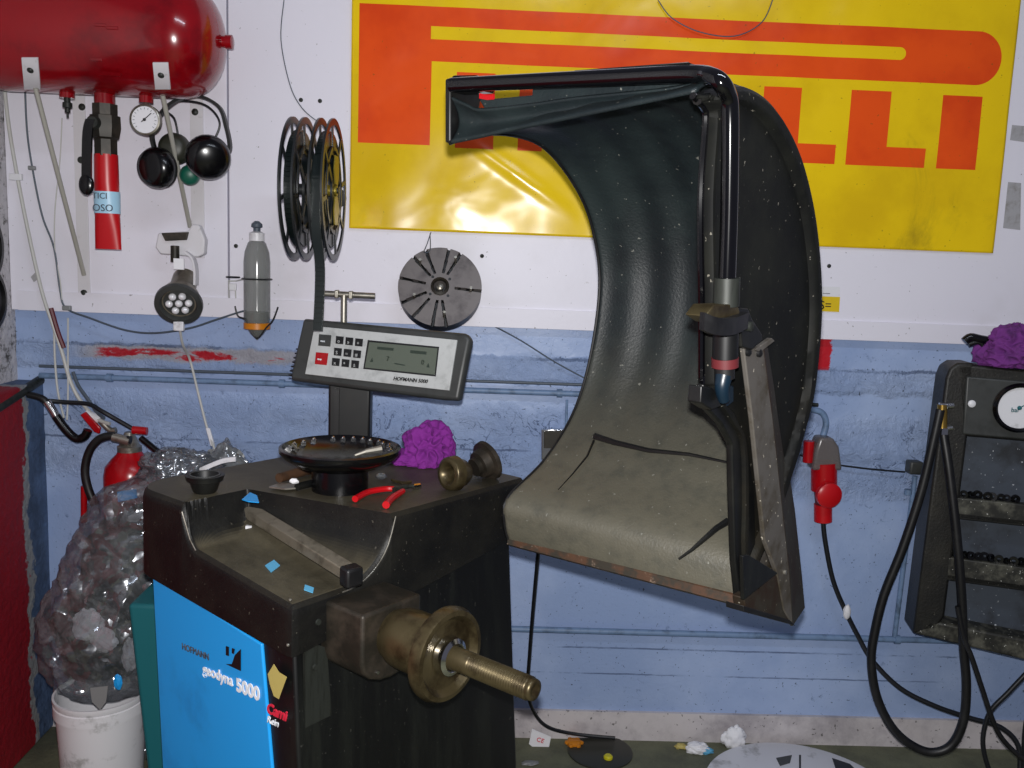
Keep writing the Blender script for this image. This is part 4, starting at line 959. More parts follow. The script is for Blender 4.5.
# joint parts on the tube
TA = AN-.035
def tp_(px, py, o=0): return LA(px, py, TA-o)
jx = 726
def cyl(p0, p1, r_, m_, name, label=None, n=24): return MB().tube([p0, p1], r_, n).end(name, m_, gd, smooth=True, label=label)
cyl(tp_(727, 278), tp_(726, 306), .0175, 'steelstrip', 'sleeve')
MB().prism([tp_(*q_, .012) for q_ in ((714, 305), (738, 304), (740, 312), (738, 321), (716, 323), (706, 316))], A*.03).end('brass_block', 'bronze', gd, bevel=.002)
MB().ribbon([tp_(702, 321, .012), tp_(714, 326, .02), tp_(730, 326, .02), tp_(744, 320, .012)], (0, 0, 1), .022, .012, 4).end('clamp', 'blackrubber', gd, smooth=True)
cyl(tp_(726, 318), tp_(725, 358), .0172, 'black', 'sleeve')
cyl(tp_(725, 357.5), tp_(725, 366.5), .0183, 'pink', 'red_ring', 'faded red ring')
cyl(tp_(725, 366), tp_(725, 378), .013, 'blackrubber', 'pin')
MB().tube([tp_(724, 376), tp_(722, 388), tp_(724, 400)], [.012, .008], 12, 4).end('pin', 'darkblue', gd, smooth=True, label='dark blue plastic pin')
MB().prism([tp_(*q_, -.02) for q_ in ((728, 384), (734, 386), (734, 402), (726, 408), (719, 404), (722, 396))], A*.02).end('hook', 'darkblue', gd, bevel=.002, label='dark blue plastic hook')
MB().prism([tp_(*q_, -.01) for q_ in ((702, 386), (715, 388), (718, 399), (722, 406), (712, 410), (701, 403))], A*.02).end('catch', 'black', gd, bevel=.002)
MB().prism([tp_(*q_, .004) for q_ in ((738, 308), (748, 308), (752, 318), (762, 334), (763, 340), (752, 350), (742, 347), (741, 325), (736, 322))], A*.012).end('pivot_plate', 'black', gd, bevel=.002)
MB().lathe([(.007, 0), (.007, .012), (.004, .013)], tp_(744, 326, .004), -A, 14).end('bolt', 'steelstrip', gd, smooth=True)
# steel channel
CA = AN-.03
def ch(px, py, o=0): return LA(px, py, CA-o)
MB().prism([ch(*q_) for q_ in ((743, 345), (765, 349), (792, 520), (795, 625), (789, 560), (777, 520))][:2]+[ch(790, 560), ch(789, 622), ch(784, 600), ch(757, 420)], A*.006) if False else None
MB().prism([ch(*q_) for q_ in ((744, 346), (764, 350), (773, 420), (783, 514), (789, 567), (793, 626), (784, 610), (777, 572), (765, 540), (753, 420))], A*.008).end('channel_face', 'rustchan', gd, bevel=.002)
MB().prism([ch(*q_) for q_ in ((763, 350), (775, 337), (777, 341), (768, 352), (774, 420), (784, 495), (797, 540), (803, 600), (803, 612), (796, 625), (789, 623), (790, 560), (783, 495), (773, 420))], A*.03) .end('channel_flange', 'rust', gd, bevel=.002) if False else None
P1 = [ch(*q_, .0) for q_ in ((764, 350), (773, 420), (783, 514), (789, 567), (793, 626))]
P2 = [ch(*q_, -.035) for q_ in ((770, 346), (781, 416), (795, 510), (802, 575), (805, 608))]
bb = MB()
bb.rings([[a__, b__, b__+A*.004+B*-.003, a__+A*.004-B*.003] for a__, b__ in zip(P1, P2)]); bb.end('channel_flange', 'rust', gd, bevel=.001)
for px, py in ((747, 352), (758, 353)): MB().lathe([(.006, 0), (.006, .004), (.003, .006)], ch(px, py), -A, 12).end('bolt', 'blackrubber', gd, smooth=True)
MB().prism([ch(*q_, .004) for q_ in ((755, 350), (772, 338), (775, 341), (761, 352))], A*.008).end('top_bracket', 'rustchan', gd, bevel=.001)
# lower gusset and foot of the channel
MB().prism([ch(*q_, .006) for q_ in ((743, 556), (749, 555), (778, 573), (744, 600))], A*.006).end('gusset', 'cabinet', gd, bevel=.001)
MB().prism([ch(*q_, -.002) for q_ in ((744, 598), (776, 575), (790, 590), (790, 624), (746, 611))], A*.02).end('foot_plate', 'rust', gd, bevel=.002)
MB().prism([ch(*q_, -.03) for q_ in ((744, 545), (757, 540), (768, 548), (775, 575), (746, 600))], A*.006).end('web_plate', 'rustchan', gd, bevel=.001)
MB().prism([ch(*q_, .002) for q_ in ((744, 606), (790, 620), (796, 626), (744, 612))], A*.03).end('foot_edge', 'blackrubber', gd, bevel=.001)
MB().lathe([(.004, 0), (.004, .004)], ch(784, 572, .0), -A, 10).end('bolt', 'steel', gd)
# dark tapered strips laid along the inside of the guard
for pts, w_ in (([(596, 439), (618, 444), (650, 450), (690, 457), (730, 466)], .014), ([(596, 440), (588, 458), (575, 475), (560, 490)], .005), ([(730, 521), (717, 530), (705, 539), (693, 548), (681, 558)], .014)):
    P_ = [inner(*q_) for q_ in pts]; MB().tube(P_, [w_*.5, w_*.16], 6).end('dark_strip', 'black', gd, smooth=True)

# ================================================================== FIRE EXTINGUISHER
EY = WALL-.13; ez = lambda py: Y(130, py, EY).z; ex = Y(130, 470, EY).x
fe = thing('fire_extinguisher', 'red fire extinguisher with black hose hung on the blue wall by the left corner', 'fire extinguisher', V((ex, EY, ez(620))))
MB().lathe([(.06, ez(620)), (.071, ez(612)), (.071, ez(475)), (.066, ez(466)), (.050, ez(459)), (.036, ez(454)), (.028, ez(449))], (ex, EY, 0), (0, 0, 1), 40).end('cylinder', 'red', fe, smooth=True)
MB().lathe([(.033, ez(451)), (.033, ez(446)), (.028, ez(445)), (.020, ez(438)), (.012, ez(432))], (ex, EY, 0), (0, 0, 1), 24).end('valve', 'steel', fe, smooth=True)
MB().tube([Y(133, 430, EY-.02), Y(147, 431, EY-.02)], [.012, .011], 12).end('pressure_knob', 'red', fe, smooth=True)
MB().tube([Y(141, 438, EY-.02), Y(168, 460, EY-.05)], .009, 10).end('lever', 'blackgloss', fe, smooth=True)
MB().tube([Y(*q_, EY-.03) for q_ in ((131, 440), (121, 439), (110, 436), (98, 440), (89, 452), (85, 470), (88, 488), (95, 505))], .0115, 14, 6).end('hose', 'blackrubber', fe, smooth=True)
MB().tube([Y(113, 437, EY-.03), Y(130, 441, EY-.03)], .013, 12).end('hose_ferrule', 'steel', fe, smooth=True)
MB().box((ex, (EY+WALL)/2+.03, ez(500)), (.05, WALL-EY-.06, .03)).end('wall_bracket', 'steelstrip', fe)
MB().tube([Y(84, 486, EY-.01), Y(84, 522, EY-.01)], .009, 10).end('nozzle_clip', 'red', fe, smooth=True)
# ================================================================== HOSES / WIRES LEFT
def wire(name, pts, r_, m_, label, cat='cable', sm=6, parts=None, group=None):
    P_ = [Y(*q_) if len(q_) == 3 else q_ for q_ in pts]
    return MB().tube(P_, r_, 8, sm).end(name, m_, smooth=True, label=label, cat=cat, group=group)
a = WALL-.045
wr = thing('air_line', 'pale plastic air line running down the left edge of the wall with dark red tape', 'air line', Y(72, 430, a))
PP = [Y(px, py, yv) for px, py, yv in ((2, 60, a), (8, 120, a), (18, 180, a), (30, 240, a), (42, 292, a), (53, 325, a), (62, 352, a), (70, 380, a), (80, 400, a), (96, 418, a-.01), (110, 424, a-.02))]
MB().tube(PP, .0055, 8, 6).end('tube', 'palewire', wr, smooth=True)
MB().tube([Y(51, 308, a), Y(58, 332, a), Y(64, 348, a)], .0068, 8, 3).end('tape_wrap', 'wasted', wr, smooth=True, label='dark red tape wrap')
MB().box(Y(16, 177, a-.004), (.035, .012, .018)).end('clip', 'whiteplastic', wr, bevel=.002)
wire('electric_wire', [(25, 88, a+.01), (27, 130, a+.01), (32, 166, a+.01), (42, 215, a+.01), (54, 248, a+.01), (60, 290, a+.01), (66, 308, a+.01), (90, 318, a), (125, 330, a), (155, 333, a), (190, 328, a), (215, 320, a), (240, 312, a+.01), (246, 311, a+.01)], .0028, 'wire', 'thin grey wire dropping from the tank and sagging across to the bottle', 'wire')
wire('electric_wire', [(62, 118, a+.01), (60, 160, a+.01), (55, 210, a+.01), (55, 250, a+.01), (60, 280, a+.01), (62, 300, a+.01)], .0018, 'palewire', 'very thin pale wire below the drain valve', 'wire')
MB().box(Y(67, 308, a+.01), (.024, .014, .014)).end('cable_clip', 'grey', label='small grey cable clip at the wire joint left of the lamp', cat='clip', bevel=.003)
MB().box(Y(32, 168, a+.005), (.02, .012, .012)).end('cable_clip', 'grey', label='small grey cable clip on the wire under the tank end', cat='clip', bevel=.003)
wire('electric_wire', [(54, 325, a), (55, 360, a), (58, 392, a-.01), (64, 418, a-.03)], .0032, 'palewire', 'left of two pale wires dropping to the air coupling', 'wire')
wire('electric_wire', [(68, 318, a), (68, 360, a), (68, 395, a-.01), (67, 420, a-.03)], .0026, 'palewire', 'right of two pale wires dropping to the air coupling', 'wire')
a = WALL-.09
hs = thing('air_coupling', 'chrome and black air coupling hanging in the left corner', 'coupling', Y(70, 440, a))
MB().tube([Y(*q_, a) for q_ in ((-12, 388), (20, 393), (41, 398), (47, 404))], .010, 12, 5).end('hose', 'blackrubber', hs, smooth=True)
MB().tube([Y(47, 402, a), Y(53, 411, a), Y(56, 416, a)], .012, 14).end('nipple', 'chrome', hs, smooth=True)
MB().tube([Y(*q_, a) for q_ in ((56, 416), (63, 426), (71, 435), (78, 439), (85, 436), (88, 430))], .0125, 14, 5).end('coupler_body', 'blackgloss', hs, smooth=True)
rv = thing('ball_valve', 'small red-handled valve in the left corner beside the air coupling', 'valve', Y(92, 425, a+.03))
MB().prism([Y(*q_, a+.02) for q_ in ((80, 415), (85, 412), (100, 428), (99, 434), (94, 432))], (0, .01, 0)).end('handle', 'red', rv, bevel=.002)
MB().tube([Y(86, 413, a+.04), Y(100, 420, a+.04)], .012, 12).end('body', 'whiteplastic', rv, smooth=True)
MB().tube([Y(100, 420, a+.04), Y(110, 430, a+.04), Y(116, 430, a+.04)], .009, 12, 3).end('elbow', 'steel', rv, smooth=True)
wire('electric_cable', [(40, 400, a), (62, 402, a+.02), (88, 404, a+.02), (100, 410, a), (114, 418, a), (128, 426, a), (135, 430, a)], .0065, 'blackwire', 'black cable running from the corner to the extinguisher valve')
wire('electric_cable', [(73, 372, a+.05), (78, 385, a+.04), (87, 398, a+.03), (97, 412, a+.02), (104, 418, a)], .005, 'wire', 'grey cable curling down over the blue wall left of the extinguisher')
# discs on the left side wall
for (px, py, r_, m1, m2, lab) in ((-22, 247, .10, 'olive', 'blackrubber', 'olive centred black-rimmed wheel hung on the left side wall, upper one'), (-16, 300, .085, 'blackrubber', 'black', 'plain black wheel hung on the left side wall, lower one')):
    c_ = X(px, py, -1.352 if py < 280 else -1.31); wd_ = thing('hanging_wheel', lab, 'wheel', c_-V((0, 0, r_)), 'wheels on the left side wall')
    MB().lathe([(r_*.8, -.02), (r_, -.015), (r_*1.04, 0), (r_, .015), (r_*.8, .02), (r_*.8, -.02)], c_, (1, 0, 0), 48, cap=False).end('rim', 'blackrubber', wd_, smooth=True)
    MB().lathe([(r_*.82, -.01), (r_*.82, .012), (r_*.3, .018), (0, .018)], c_, (1, 0, 0), 48, cap=False).end('web', m1, wd_, smooth=True)

# ================================================================== BUCKET, BAG, BIN
UY = 2.28
uc = Z(107, 742, 0); uc.y = 2.33; px_ = 107
ux_ = Y(103, 700, UY); 
bx_ = Y(101, 688, UY).x; zt_ = Y(101, 690, UY).z; RB = 46*UY/F_PX
zt_ = max(.2, zt_)
bk_ = thing('bucket', 'round white plastic bucket on the floor left of the machine', 'bucket', V((bx_, UY, 0)))
MB().lathe([(0, .004), (RB*.80, .004), (RB*.82, 0), (RB*.84, .01), (RB*.95, zt_-.05), (RB*1.0, zt_-.048), (RB*1.0, zt_-.02), (RB*.975, zt_-.018), (RB*1.01, zt_-.01), (RB*1.01, zt_), (RB*.96, zt_), (RB*.93, zt_-.03), (RB*.80, .012), (0, .012)], (bx_, UY, 0), (0, 0, 1), 56, cap=False).end('pail', 'whiteplastic', bk_, smooth=True, angle=30)
# bag: gathered film round dark contents
bg = thing('plastic_bag', 'large crinkled clear plastic bag of rubbish standing in the bucket', 'plastic bag', V((bx_, UY, zt_-.06)))
def bagf(u, v):
    # u around, v height
    an = 2*pi*u; 
    return an
prof_b = [(690, 62, 140), (660, 47, 150), (630, 45, 165), (600, 52, 175), (570, 65, 185), (540, 80, 190), (512, 93, 195), (492, 106, 197), (478, 140, 197), (463, 155, 195), (452, 168, 190)]
bb = MB(); rg = []; NBg = 140; prf = []
for k in range(len(prof_b)): prf.append(V(prof_b[k]))
prf = catmull(prf, 9)
for k, q_ in enumerate(prf):
    py, l_, r_ = q_; cp_ = Y((l_+r_)/2, py, UY+.02); hw = (r_-l_)/2*UY/F_PX; ring_ = []
    endf = min(1, (len(prf)-1-k)/5+.15)
    for i in range(NBg):
        an = 2*pi*i/NBg; d = V((math.cos(an), math.sin(an)*.62, 0)); p = cp_+V((d.x*hw, d.y*min(hw, .15), 0))*endf
        n_ = (1-abs(noise.noise(p*13))*2.2)*.020+(1-abs(noise.noise(p*31))*2)*.008+.02*noise.noise(p*6)
        p = p+d*n_*min(1, .4+endf); ring_.append(p)
    rg.append(ring_)
bb.rings(rg); bb.end('film', 'bag', bg, smooth=True, angle=180)
def lump(px, py, y_, r_, sc, m_, name, seed, label=None, par=bg, sub=4):
    return MB().ball(Y(px, py, y_), r_, sc, sub, lambda d: 1+.25*noise.noise(d*2.2+V((seed, 0, 0)))+.12*(1-abs(noise.noise(d*5+V((seed, 1, 0))))*2)).end(name, m_, par, smooth=True, label=label)
lump(98, 632, UY+.06, .105, (1.0, .6, 1.2), 'olive', 'dark_contents', 1)
lump(150, 535, UY+.08, .10, (.9, .6, .8), 'olive', 'dark_contents', 11)
lump(130, 572, UY+.07, .125, (1.0, .55, 1.1), 'greyhouse', 'dark_contents', 2)
lump(88, 625, UY-.01, .045, (.8, .5, .9), 'paper', 'paper_wad', 4, 'crumpled white paper inside the bag')
lump(104, 640, UY-.02, .03, (1, .5, 1), 'paper', 'paper_wad', 5, 'crumpled white paper inside the bag')
lump(130, 655, UY, .03, (.6, .5, 1.4), 'whiteplastic', 'paper_wad', 6)
MB().prism([Y(*q_, UY-.135) for q_ in ((90, 688), (108, 686), (106, 702), (100, 710), (92, 702))], (0, .002, 0)).end('paper_strip', 'grey', bg)
lump(118, 682, UY-.1, .012, (.8, .5, 1.6), 'brightblue', 'blue_scrap', 7)
MB().prism([Y(*q_, UY-.02) for q_ in ((117, 492), (136, 489), (137, 498), (118, 502))], (0, .004, 0)).end('blue_scrap', 'brightblue', bg)
# second film heap behind machine top
b2g = thing('plastic_film', 'crumpled clear plastic film heaped behind the machine top, under the lamp cord', 'plastic film', Y(190, 470, 2.3))
bb = MB()
bb.ball(Y(180, 470, 2.3), .1, (.95, .5, .5), 5, lambda d: 1+.3*noise.noise(d*2.5)+.15*(1-abs(noise.noise(d*6))*2))
bb.ball(Y(226, 462, 2.36), .062, (.95, .5, 1.0), 5, lambda d: (1+.2*noise.noise(d*3))*(1-.35*max(0, d.z)*abs(d.x)*2))
bb.end('film', 'bag', b2g, smooth=True, angle=180)
lump(226, 464, 2.37, .05, (1.0, .5, .95), 'grey', 'folded_sheet', 9, par=b2g)
MB().ribbon([Y(200, 470, 2.25), Y(222, 461, 2.25), Y(236, 459, 2.25)], (0, 0, 1), .012, .008, 3).end('film_roll', 'whiteplastic', b2g, smooth=True)
# dark box below the film so that it rests on something
tb2 = thing('storage_bin', 'dark teal plastic bin standing between bucket and machine', 'bin', V((Y(160, 700, 2.05).x, 2.1, 0)))
tz_ = Y(135, 603, 2.05).z
l1, l2 = Y(129, 603, 2.05).x, Y(160, 603, 2.05).x; m1_, m2_ = Y(153, 768, 2.05).x, 0
lb_ = Y(156, 800, 2.05).x
MB().hull([V((lb_, 2.05, 0)), V((-.68, 2.05, 0)), V((-.68, 2.2, 0)), V((lb_, 2.2, 0))], [V((l1, 2.04, tz_)), V((-.66, 2.04, tz_)), V((-.66, 2.22, tz_)), V((l1, 2.22, tz_))]).end('bin_body', 'teal', tb2, bevel=.01)
# blue bits and clear scrap by the bucket
lump_ = lambda px, py, r_, sc, m_, name, label, seed, cat: MB().ball(Z(px, py, 0)+V((0, 0, r_*sc[2]*.8)), r_, sc, 4, lambda d: max(.5, 1+.35*noise.noise(d*2+V((seed, 0, 0)))+.2*(1-abs(noise.noise(d*4+V((0, seed, 0))))*2))).end(name, m_, smooth=True, label=label, cat=cat, angle=180)
lump_(54, 722, .02, (1.2, .7, .8), 'brightblue', 'glove', 'bright blue crumpled glove on the floor left of the bucket', 3, 'glove')
lump_(80, 766, .025, (1.8, .6, .6), 'brightblue', 'cloth_scrap', 'bright blue scrap at the foot of the bucket', 5, 'scrap')
lump_(143, 758, .028, (1, .7, 1), 'bag', 'film_scrap', 'clear crumpled film between bucket and blue panel', 8, 'scrap')

# ================================================================== RED INDUSTRIAL PLUG
QY = WALL-.05
ip = thing('industrial_plug', 'grey socket with red power plug and round red cap on the blue wall', 'plug', Y(824, 520, QY))
MB().prism([Y(*q_, QY+.03) for q_ in ((813, 434), (826, 434), (832, 443), (835, 466), (806, 466), (809, 446))], (0, -.06, 0)).end('socket_body', 'smoke', ip, bevel=.008)
MB().tube([Y(824, 462, QY), Y(824, 490, QY)], .038, 24).end('red_collar', 'red', ip, smooth=True)
MB().tube([Y(809, 441, QY), Y(808, 462, QY)], .016, 14).end('hinge', 'red', ip, smooth=True)
MB().tube([Y(824, 488, QY), Y(823, 508, QY)], [.030, .022], 24).end('plug_neck', 'wasted', ip, smooth=True)
MB().tube([Y(823, 504, QY), Y(823, 521, QY)], .0265, 24).end('cable_gland', 'redplastic', ip, smooth=True)
MB().lathe([(.030, 0), (.038, .004), (.038, .018), (.030, .024), (0, .025)], Y(827, 494, QY-.04), (.1, -1, -.05), 32).end('round_cap', 'redplastic', ip, smooth=True)
MB().tube([Y(796, 409, QY+.02), Y(814, 410, QY+.02), Y(823, 414, QY+.02), Y(826, 424, QY+.02), Y(823, 436, QY+.02)], .0095, 12, 5).end('feed_pipe', 'pipe', ip, smooth=True)
MB().tube([Y(800, 404, QY+.035), Y(818, 405, QY+.035)], .006, 8).end('pipe_bracket', 'steelstrip', ip, smooth=True)
pcab = thing('power_cable', 'dark power cable hanging from the red plug, with a white tag', 'cable', Y(850, 640, QY))
MB().tube([Y(px, py, yv) for px, py, yv in ((823, 518, QY), (825, 540, QY), (833, 580, QY), (846, 612, QY), (858, 636, QY), (872, 660, QY-.02), (900, 688, QY-.05), (935, 706, QY-.08), (970, 718, QY-.1), (1000, 727, QY-.12), (1018, 745, QY-.14), (1020, 775, QY-.16))], .0075, 12, 6).end('lead', 'blackwire', pcab, smooth=True)
MB().ball(Y(847, 612, QY-.01), .02, (.55, .4, 1.15), 3, lambda d: 1+.2*noise.noise(d*3)).end('tag', 'whiteplastic', pcab, smooth=True)
wire('electric_wire', [(838, 465, WALL-.02), (870, 469, WALL-.02), (905, 472, WALL-.02)], .0028, 'blackwire', 'thin black wire from the red plug to the junction box', 'wire')
wire('electric_wire', [(800, 455, WALL-.02), (812, 460, WALL-.02), (820, 463, WALL-.03)], .0028, 'blackwire', 'short thin black wire left of the red plug', 'wire')

# ================================================================== BLACK ORGANISER AT RIGHT
PN = V((-.20, -1, .02)).normalized(); PP0 = Y(960, 500, 2.42)
def og(px, py, o=0): return PL(px, py, PP0, PN)+PN*o
org = thing('weight_organiser', 'black moulded wall organiser with pressure dial and trays of weights, cut by the right edge', 'organiser', og(960, 650, -.1))
DP = .11
def bar_(quad, d_, m_='hood', name='body', o=0, bev=.006): return MB().prism([og(*q_, o) for q_ in quad], -PN*d_).end(name, m_, org, bevel=bev)
MB().prism([og(*q_, -.07) for q_ in ((950, 380), (1150, 400), (1150, 690), (918, 640))], -PN*.04).end('back_plate', 'dustflashplate', org, bevel=.003)
# outer body: left wall, top block, bottom rail
bar_([(946, 378), (950, 368), (958, 363), (975, 363), (968, 436), (945, 617), (936, 630), (913, 634)], DP, name='left_side', bev=.008)
bar_([(956, 363), (1150, 384), (1150, 452), (962, 436)], DP, name='gauge_block', bev=.008)
bar_([(914, 634), (930, 620), (1150, 664), (1150, 690)], DP, name='bottom_rail', bev=.008, m_='dustlip')
bar_([(966, 376), (1150, 392), (1150, 450), (962, 434)], .012, name='gauge_plate', o=.006, m_='greyhouse', bev=.005)
for nm, quad in (('tray_lip', [(952, 497), (1150, 517), (1150, 540), (950, 518)]), ('tray_lip', [(948, 557), (1150, 585), (1150, 608), (946, 580)])):
    bar_(quad, .03, name=nm, bev=.004, m_='dustlip')
for nm, quad in (('tray_floor', [(950, 512), (1150, 534), (1150, 540), (950, 518)]), ('tray_floor', [(946, 574), (1150, 602), (1150, 608), (946, 580)])):
    bar_(quad, .09, name=nm, bev=.002)
MB().lathe([(.006, 0), (.010, .006), (.010, .012), (.006, .015)], og(970, 403, .005), PN, 20).end('knob', 'whiteplastic', org, smooth=True, label='small white knob')
gcn = og(1017, 407, .008)
dl = MB().lathe([(.066, 0), (.068, .012), (.062, .02), (.056, .016), (.056, .006)], gcn, PN, 48, cap=False).end('dial_rim', 'blackgloss', org, smooth=True)
MB().lathe([(.056, .006), (.056, .009)], gcn, PN, 48).end('dial_face', 'whiteplastic', dl, smooth=True)
MB().tube([gcn+PN*.011, gcn+PN*.011+V((.03, 0, .018))], .0015, 6).ball(gcn+PN*.011, .006, sub=2).end('dial_pointer', 'teal', dl)
text('bar', .018, gcn+PN*.0095+V((-.022, 0, -.012)), (1, 0, 0), (0, 0, 1), 'teal', 'lettering', dl)
wk = 0
for base_, n_w, x0 in (((497, 517), 9, 958), ((557, 585), 10, 957)):
    for k in range(n_w):
        px = x0+k*7.4+random.uniform(-1.5, 1.5); py = base_[0]+(base_[1]-base_[0])*(px-950)/200-.5
        p_ = og(px, py, -.012-random.uniform(0, .01)); r_ = .009+random.random()*.004
        MB().lathe([(r_*.45, -.004), (r_, -.004), (r_, .004), (r_*.45, .004), (r_*.45, -.004)], p_+V((0, 0, r_*.7)), PN+V((random.uniform(-.5, .5), 0, random.uniform(-.4, .4))), 14, cap=False).box(p_+V((.004, 0, .003)), (.014, .008, .006)).end('clip_weight', 'blackgloss', smooth=True, label='dark clip-on weight lying on the %s tray of the black organiser' % ('upper' if base_[0] == 497 else 'lower'), cat='wheel weight', group='weights on the %s organiser tray' % ('upper' if base_[0] == 497 else 'lower'))
bb = rag('rag', og(1018, 352, -.03), .072, (1.05, .7, .8), 'purpledark', '', 8.3)
bb.end('rag', 'purpledark', smooth=True, angle=180, label='dull purple rag heaped on top of the black organiser', cat='rag')
sn = thing('air_nozzle', 'black rubber-grip nozzle poking out from the purple rag on the organiser', 'nozzle', og(980, 347, -.03))
MB().tube([og(*q_, -.03) for q_ in ((968, 342), (974, 338), (984, 340), (996, 342))], .012, 12, 4).end('grip', 'blackgloss', sn, smooth=True)
MB().tube([og(972, 345, -.03), og(985, 344, -.03), og(992, 366, -.04)], .007, 10, 4).end('hook', 'black', sn, smooth=True)
# brass fitting + hoses
ft = thing('brass_fitting', 'brass and chrome hose fitting on the left side of the organiser', 'fitting', og(941, 432, .0))
MB().tube([og(941, 404, .012), og(941, 433, .012)], .013, 14).end('body', 'brass', ft, smooth=True)
MB().tube([og(938, 405, .012), og(952, 405, .012)], .009, 12).end('nipple', 'chrome', ft, smooth=True)
MB().lathe([(.017, -.009), (.017, .009)], og(941, 430, .012), (0, 0, 1), 6).end('nut', 'chrome', ft)
MB().tube([og(942, 428, .012), og(951, 427, .012)], .007, 8).end('nipple', 'chrome', ft, smooth=True)
HO = .03
ah = [(937, 408, HO), (930, 440, HO), (918, 490, HO), (900, 545, HO), (882, 590, HO), (873, 625, HO), (869, 655, HO), (874, 690, HO), (888, 720, HO), (906, 738, HO), (928, 747, HO), (948, 740, HO), (960, 715, HO), (963, 680, HO), (960, 640, HO), (957, 590, HO+.01), (952, 530, HO+.01), (946, 470, HO), (942, 434, .014)]
bb = MB(); bb.tube([og(px, py, o_) for px, py, o_ in ah], .0125, 16, 6); bb.end('air_hose', 'blackrubber', smooth=True, label='thick black air hose hanging in a long loop from the brass fitting', cat='hose')
bb = MB(); bb.tube([og(px, py, .05) for px, py in ((952, 600), (958, 630), (966, 650), (976, 680), (986, 710), (996, 730), (1014, 748), (1026, 752))], .007, 12, 6); bb.end('air_hose', 'blackrubber', smooth=True, label='thinner black hose crossing below the organiser to the right edge', cat='hose')
bb = MB(); bb.tube([og(px, py, .02) for px, py in ((1040, 655), (1024, 670), (1005, 690), (988, 708), (981, 730), (982, 750), (990, 775), (1000, 800))], .0065, 12, 6); bb.end('electric_cable', 'blackwire', smooth=True, label='black cable bending down from the right edge below the organiser', cat='cable')
bb = MB(); bb.tube([og(px, py, .03) for px, py in ((1026, 700), (1021, 730), (1020, 780))], .008, 10, 5); bb.end('electric_cable', 'blackwire', smooth=True, label='black cable hanging straight at the lower right edge', cat='cable')
# hose below guard: black lead
wire('electric_cable', [(539, 545, 2.2), (534, 600, 2.3), (530, 650, 2.4), (528, 690, 2.5), (534, 712, 2.56), (548, 727, 2.6), (575, 734, 2.62), (615, 738, 2.62)], .0055, 'blackwire', 'black lead dropping behind the shaft tip and curving along the baseboard')
MB().tube([Y(533, 542, 2.2), Y(527, 549, 2.2)], .006, 8).end('cable_end', 'blackwire', label='stubby black cable grip under the guard corner', cat='cable grip')
# wires on the board
wire('electric_wire', [(284, 0, BY-.004), (281, 40, BY-.004), (290, 85, BY-.004), (302, 108, BY-.004), (318, 122, BY-.006)], .0014, 'wire', 'hair-thin wire on the white board above the reels', 'wire')
wire('electric_wire', [(658, 0, BY-.016), (672, 18, BY-.018), (700, 32, BY-.018), (735, 36, BY-.018), (762, 22, BY-.018), (774, -4, BY-.016)], .0016, 'wire', 'thin dark wire drooping over the top of the banner', 'wire')
wire('electric_wire', [(490, 324, WALL-.012), (520, 340, WALL-.014), (555, 362, WALL-.014), (590, 381, WALL-.014)], .0022, 'wire', 'thin wire slanting down the blue wall from the board to the guard', 'wire')

# ================================================================== FLOOR LITTER
lump_(733, 747, .036, (.9, .45, 1.0), 'paper', 'paper_wad', 'crumpled white paper by the baseboard, the taller piece', 11, 'paper')
lump_(697, 752, .026, (1.2, .7, .6), 'paper', 'paper_wad', 'flat torn white paper scrap on the floor with a blue tint beside it', 14, 'paper')
lump_(706, 753, .018, (1.1, .7, .5), 'lightblue', 'paper_scrap', 'pale blue scrap on the floor touching the torn paper', 15, 'paper scrap')
lump_(681, 748, .014, (1.2, .8, .5), 'tan', 'paper_scrap', 'small tan scrap left of the torn white paper', 16, 'paper scrap')
p_ = Y(539, 748, 2.60); tg = thing('cable_tag', 'white printed tag leaning by the cable at the baseboard', 'tag', V((p_.x, p_.y, 0)))
MB().prism([Y(*q_, 2.60) for q_ in ((529, 744), (532, 729), (551, 737), (548, 752), (540, 753))], (0, .002, 0)).end('card', 'paper', tg)
text('CE', .02, Y(536, 741, 2.598), (1, 0, -.3), (0, 0, 1), 'redprint', 'lettering', tg)
for px, py, m_, lab, r_ in ((574, 745, 'orange', 'orange plastic star cap on the floor near the tag', .022), (608, 760, 'yellow', 'yellow-green round cap on the floor', .014)):
    c_ = Z(px, py, 0); bb = MB(); bb.lathe([(r_, 0), (r_, .012), (r_*.7, .016), (0, .016)], c_, (0, 0, 1), 20)
    if m_ == 'orange':
        for k in range(6): an = k*pi/3; bb.ball(c_+V((math.cos(an)*r_, math.sin(an)*r_, .008)), .009, (1, 1, .8), 1)
    bb.end('bottle_cap', m_, smooth=True, label=lab, cat='cap')
lump_(530, 764, .014, (1.6, .8, .3), 'grey', 'film_scrap', 'flat pale film scrap on the floor beside the machine', 19, 'scrap')
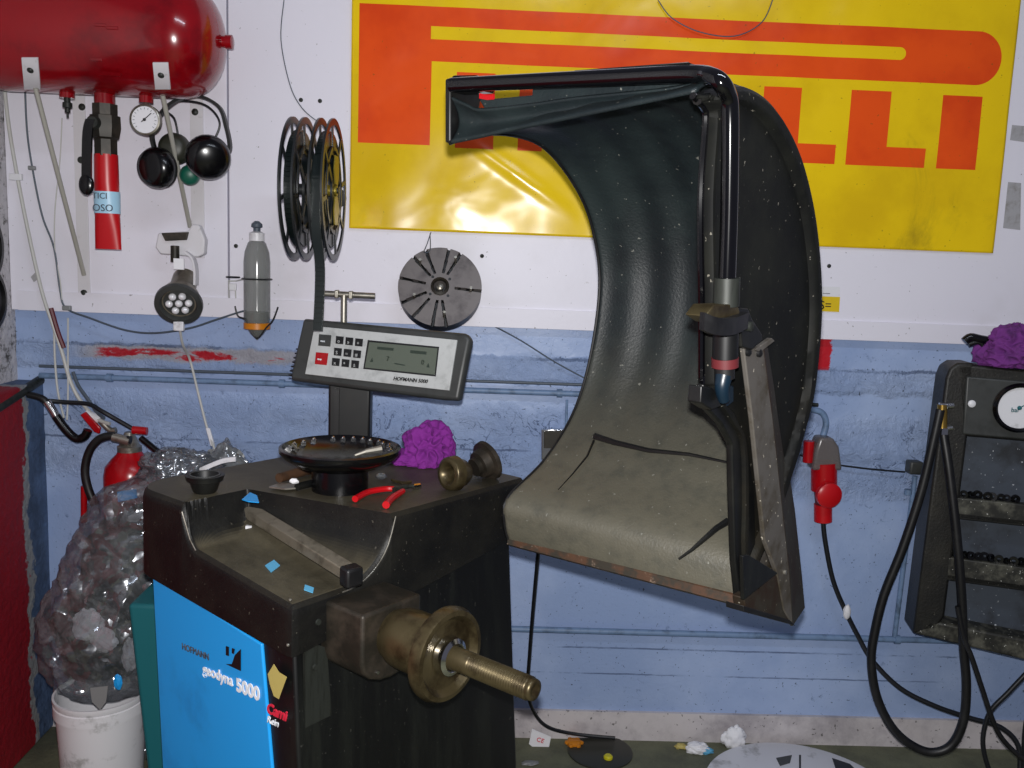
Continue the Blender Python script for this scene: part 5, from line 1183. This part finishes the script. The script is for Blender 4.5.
# white lid
lc_ = Z(804, 794, .02); RL = 85*(lc_-CAM).length/F_PX
ld = thing('drum_lid', 'round worn white lid with dark patches lying on the floor at the bottom edge', 'lid', V((lc_.x, lc_.y, 0)))
MB().lathe([(RL*.98, 0), (RL, .006), (RL, .018), (RL*.97, .022), (0, .022)], (lc_.x, lc_.y, 0), (0, 0, 1), 64, cap=False).end('disc', 'whiteplastic', ld, smooth=True)
for pts in ([(776, 758), (792, 755), (790, 763), (780, 766)], [(832, 758), (850, 764), (862, 776), (838, 776)], [(799, 755), (801, 755), (801, 785), (799, 785)]):
    MB().prism([Z(*q_, .0225) for q_ in pts], (0, 0, .0006)).end('dark_patch', 'greyhouse' if pts[0][0] == 776 else 'dark', ld)
# dark flat puddle-like rubber mat left of tag
bb = MB(); c_ = Z(600, 752, 0); bb.lathe([(.1, 0), (.1, .004), (.095, .006), (0, .006)], c_, (0, 0, 1), 40, cap=False)
bb.end('rubber_disc', 'olive', smooth=True, label='flat dark olive disc on the floor under the yellow-green cap', cat='disc')

# ================================================================== LIGHT
w = bpy.data.worlds.new('world'); scene.world = w; w.use_nodes = True
w.node_tree.nodes['Background'].inputs[0].default_value = (.62, .64, .85, 1); w.node_tree.nodes['Background'].inputs[1].default_value = .13
ld_ = bpy.data.lights.new('camera_flash', 'POINT'); lo = bpy.data.objects.new('camera_flash', ld_); COL.objects.link(lo)
lo.location = CAM+_U*.05; ld_.energy = 155; ld_.color = (1, .98, .97); ld_.shadow_soft_size = .012
la = bpy.data.lights.new('ceiling_tube', 'AREA'); lo = bpy.data.objects.new('ceiling_tube', la); COL.objects.link(lo)
la.shape = 'RECTANGLE'; la.size = 1.4; la.size_y = .12; la.energy = 14; la.color = (.8, .88, 1); lo.location = (.6, .6, 3.0); lo.rotation_euler = (math.radians(25), 0, 0)
scene.view_settings.view_transform = 'Standard'; scene.view_settings.look = 'None'; scene.view_settings.gamma = 1; scene.view_settings.exposure = 0
scene.view_settings.use_curve_mapping = False
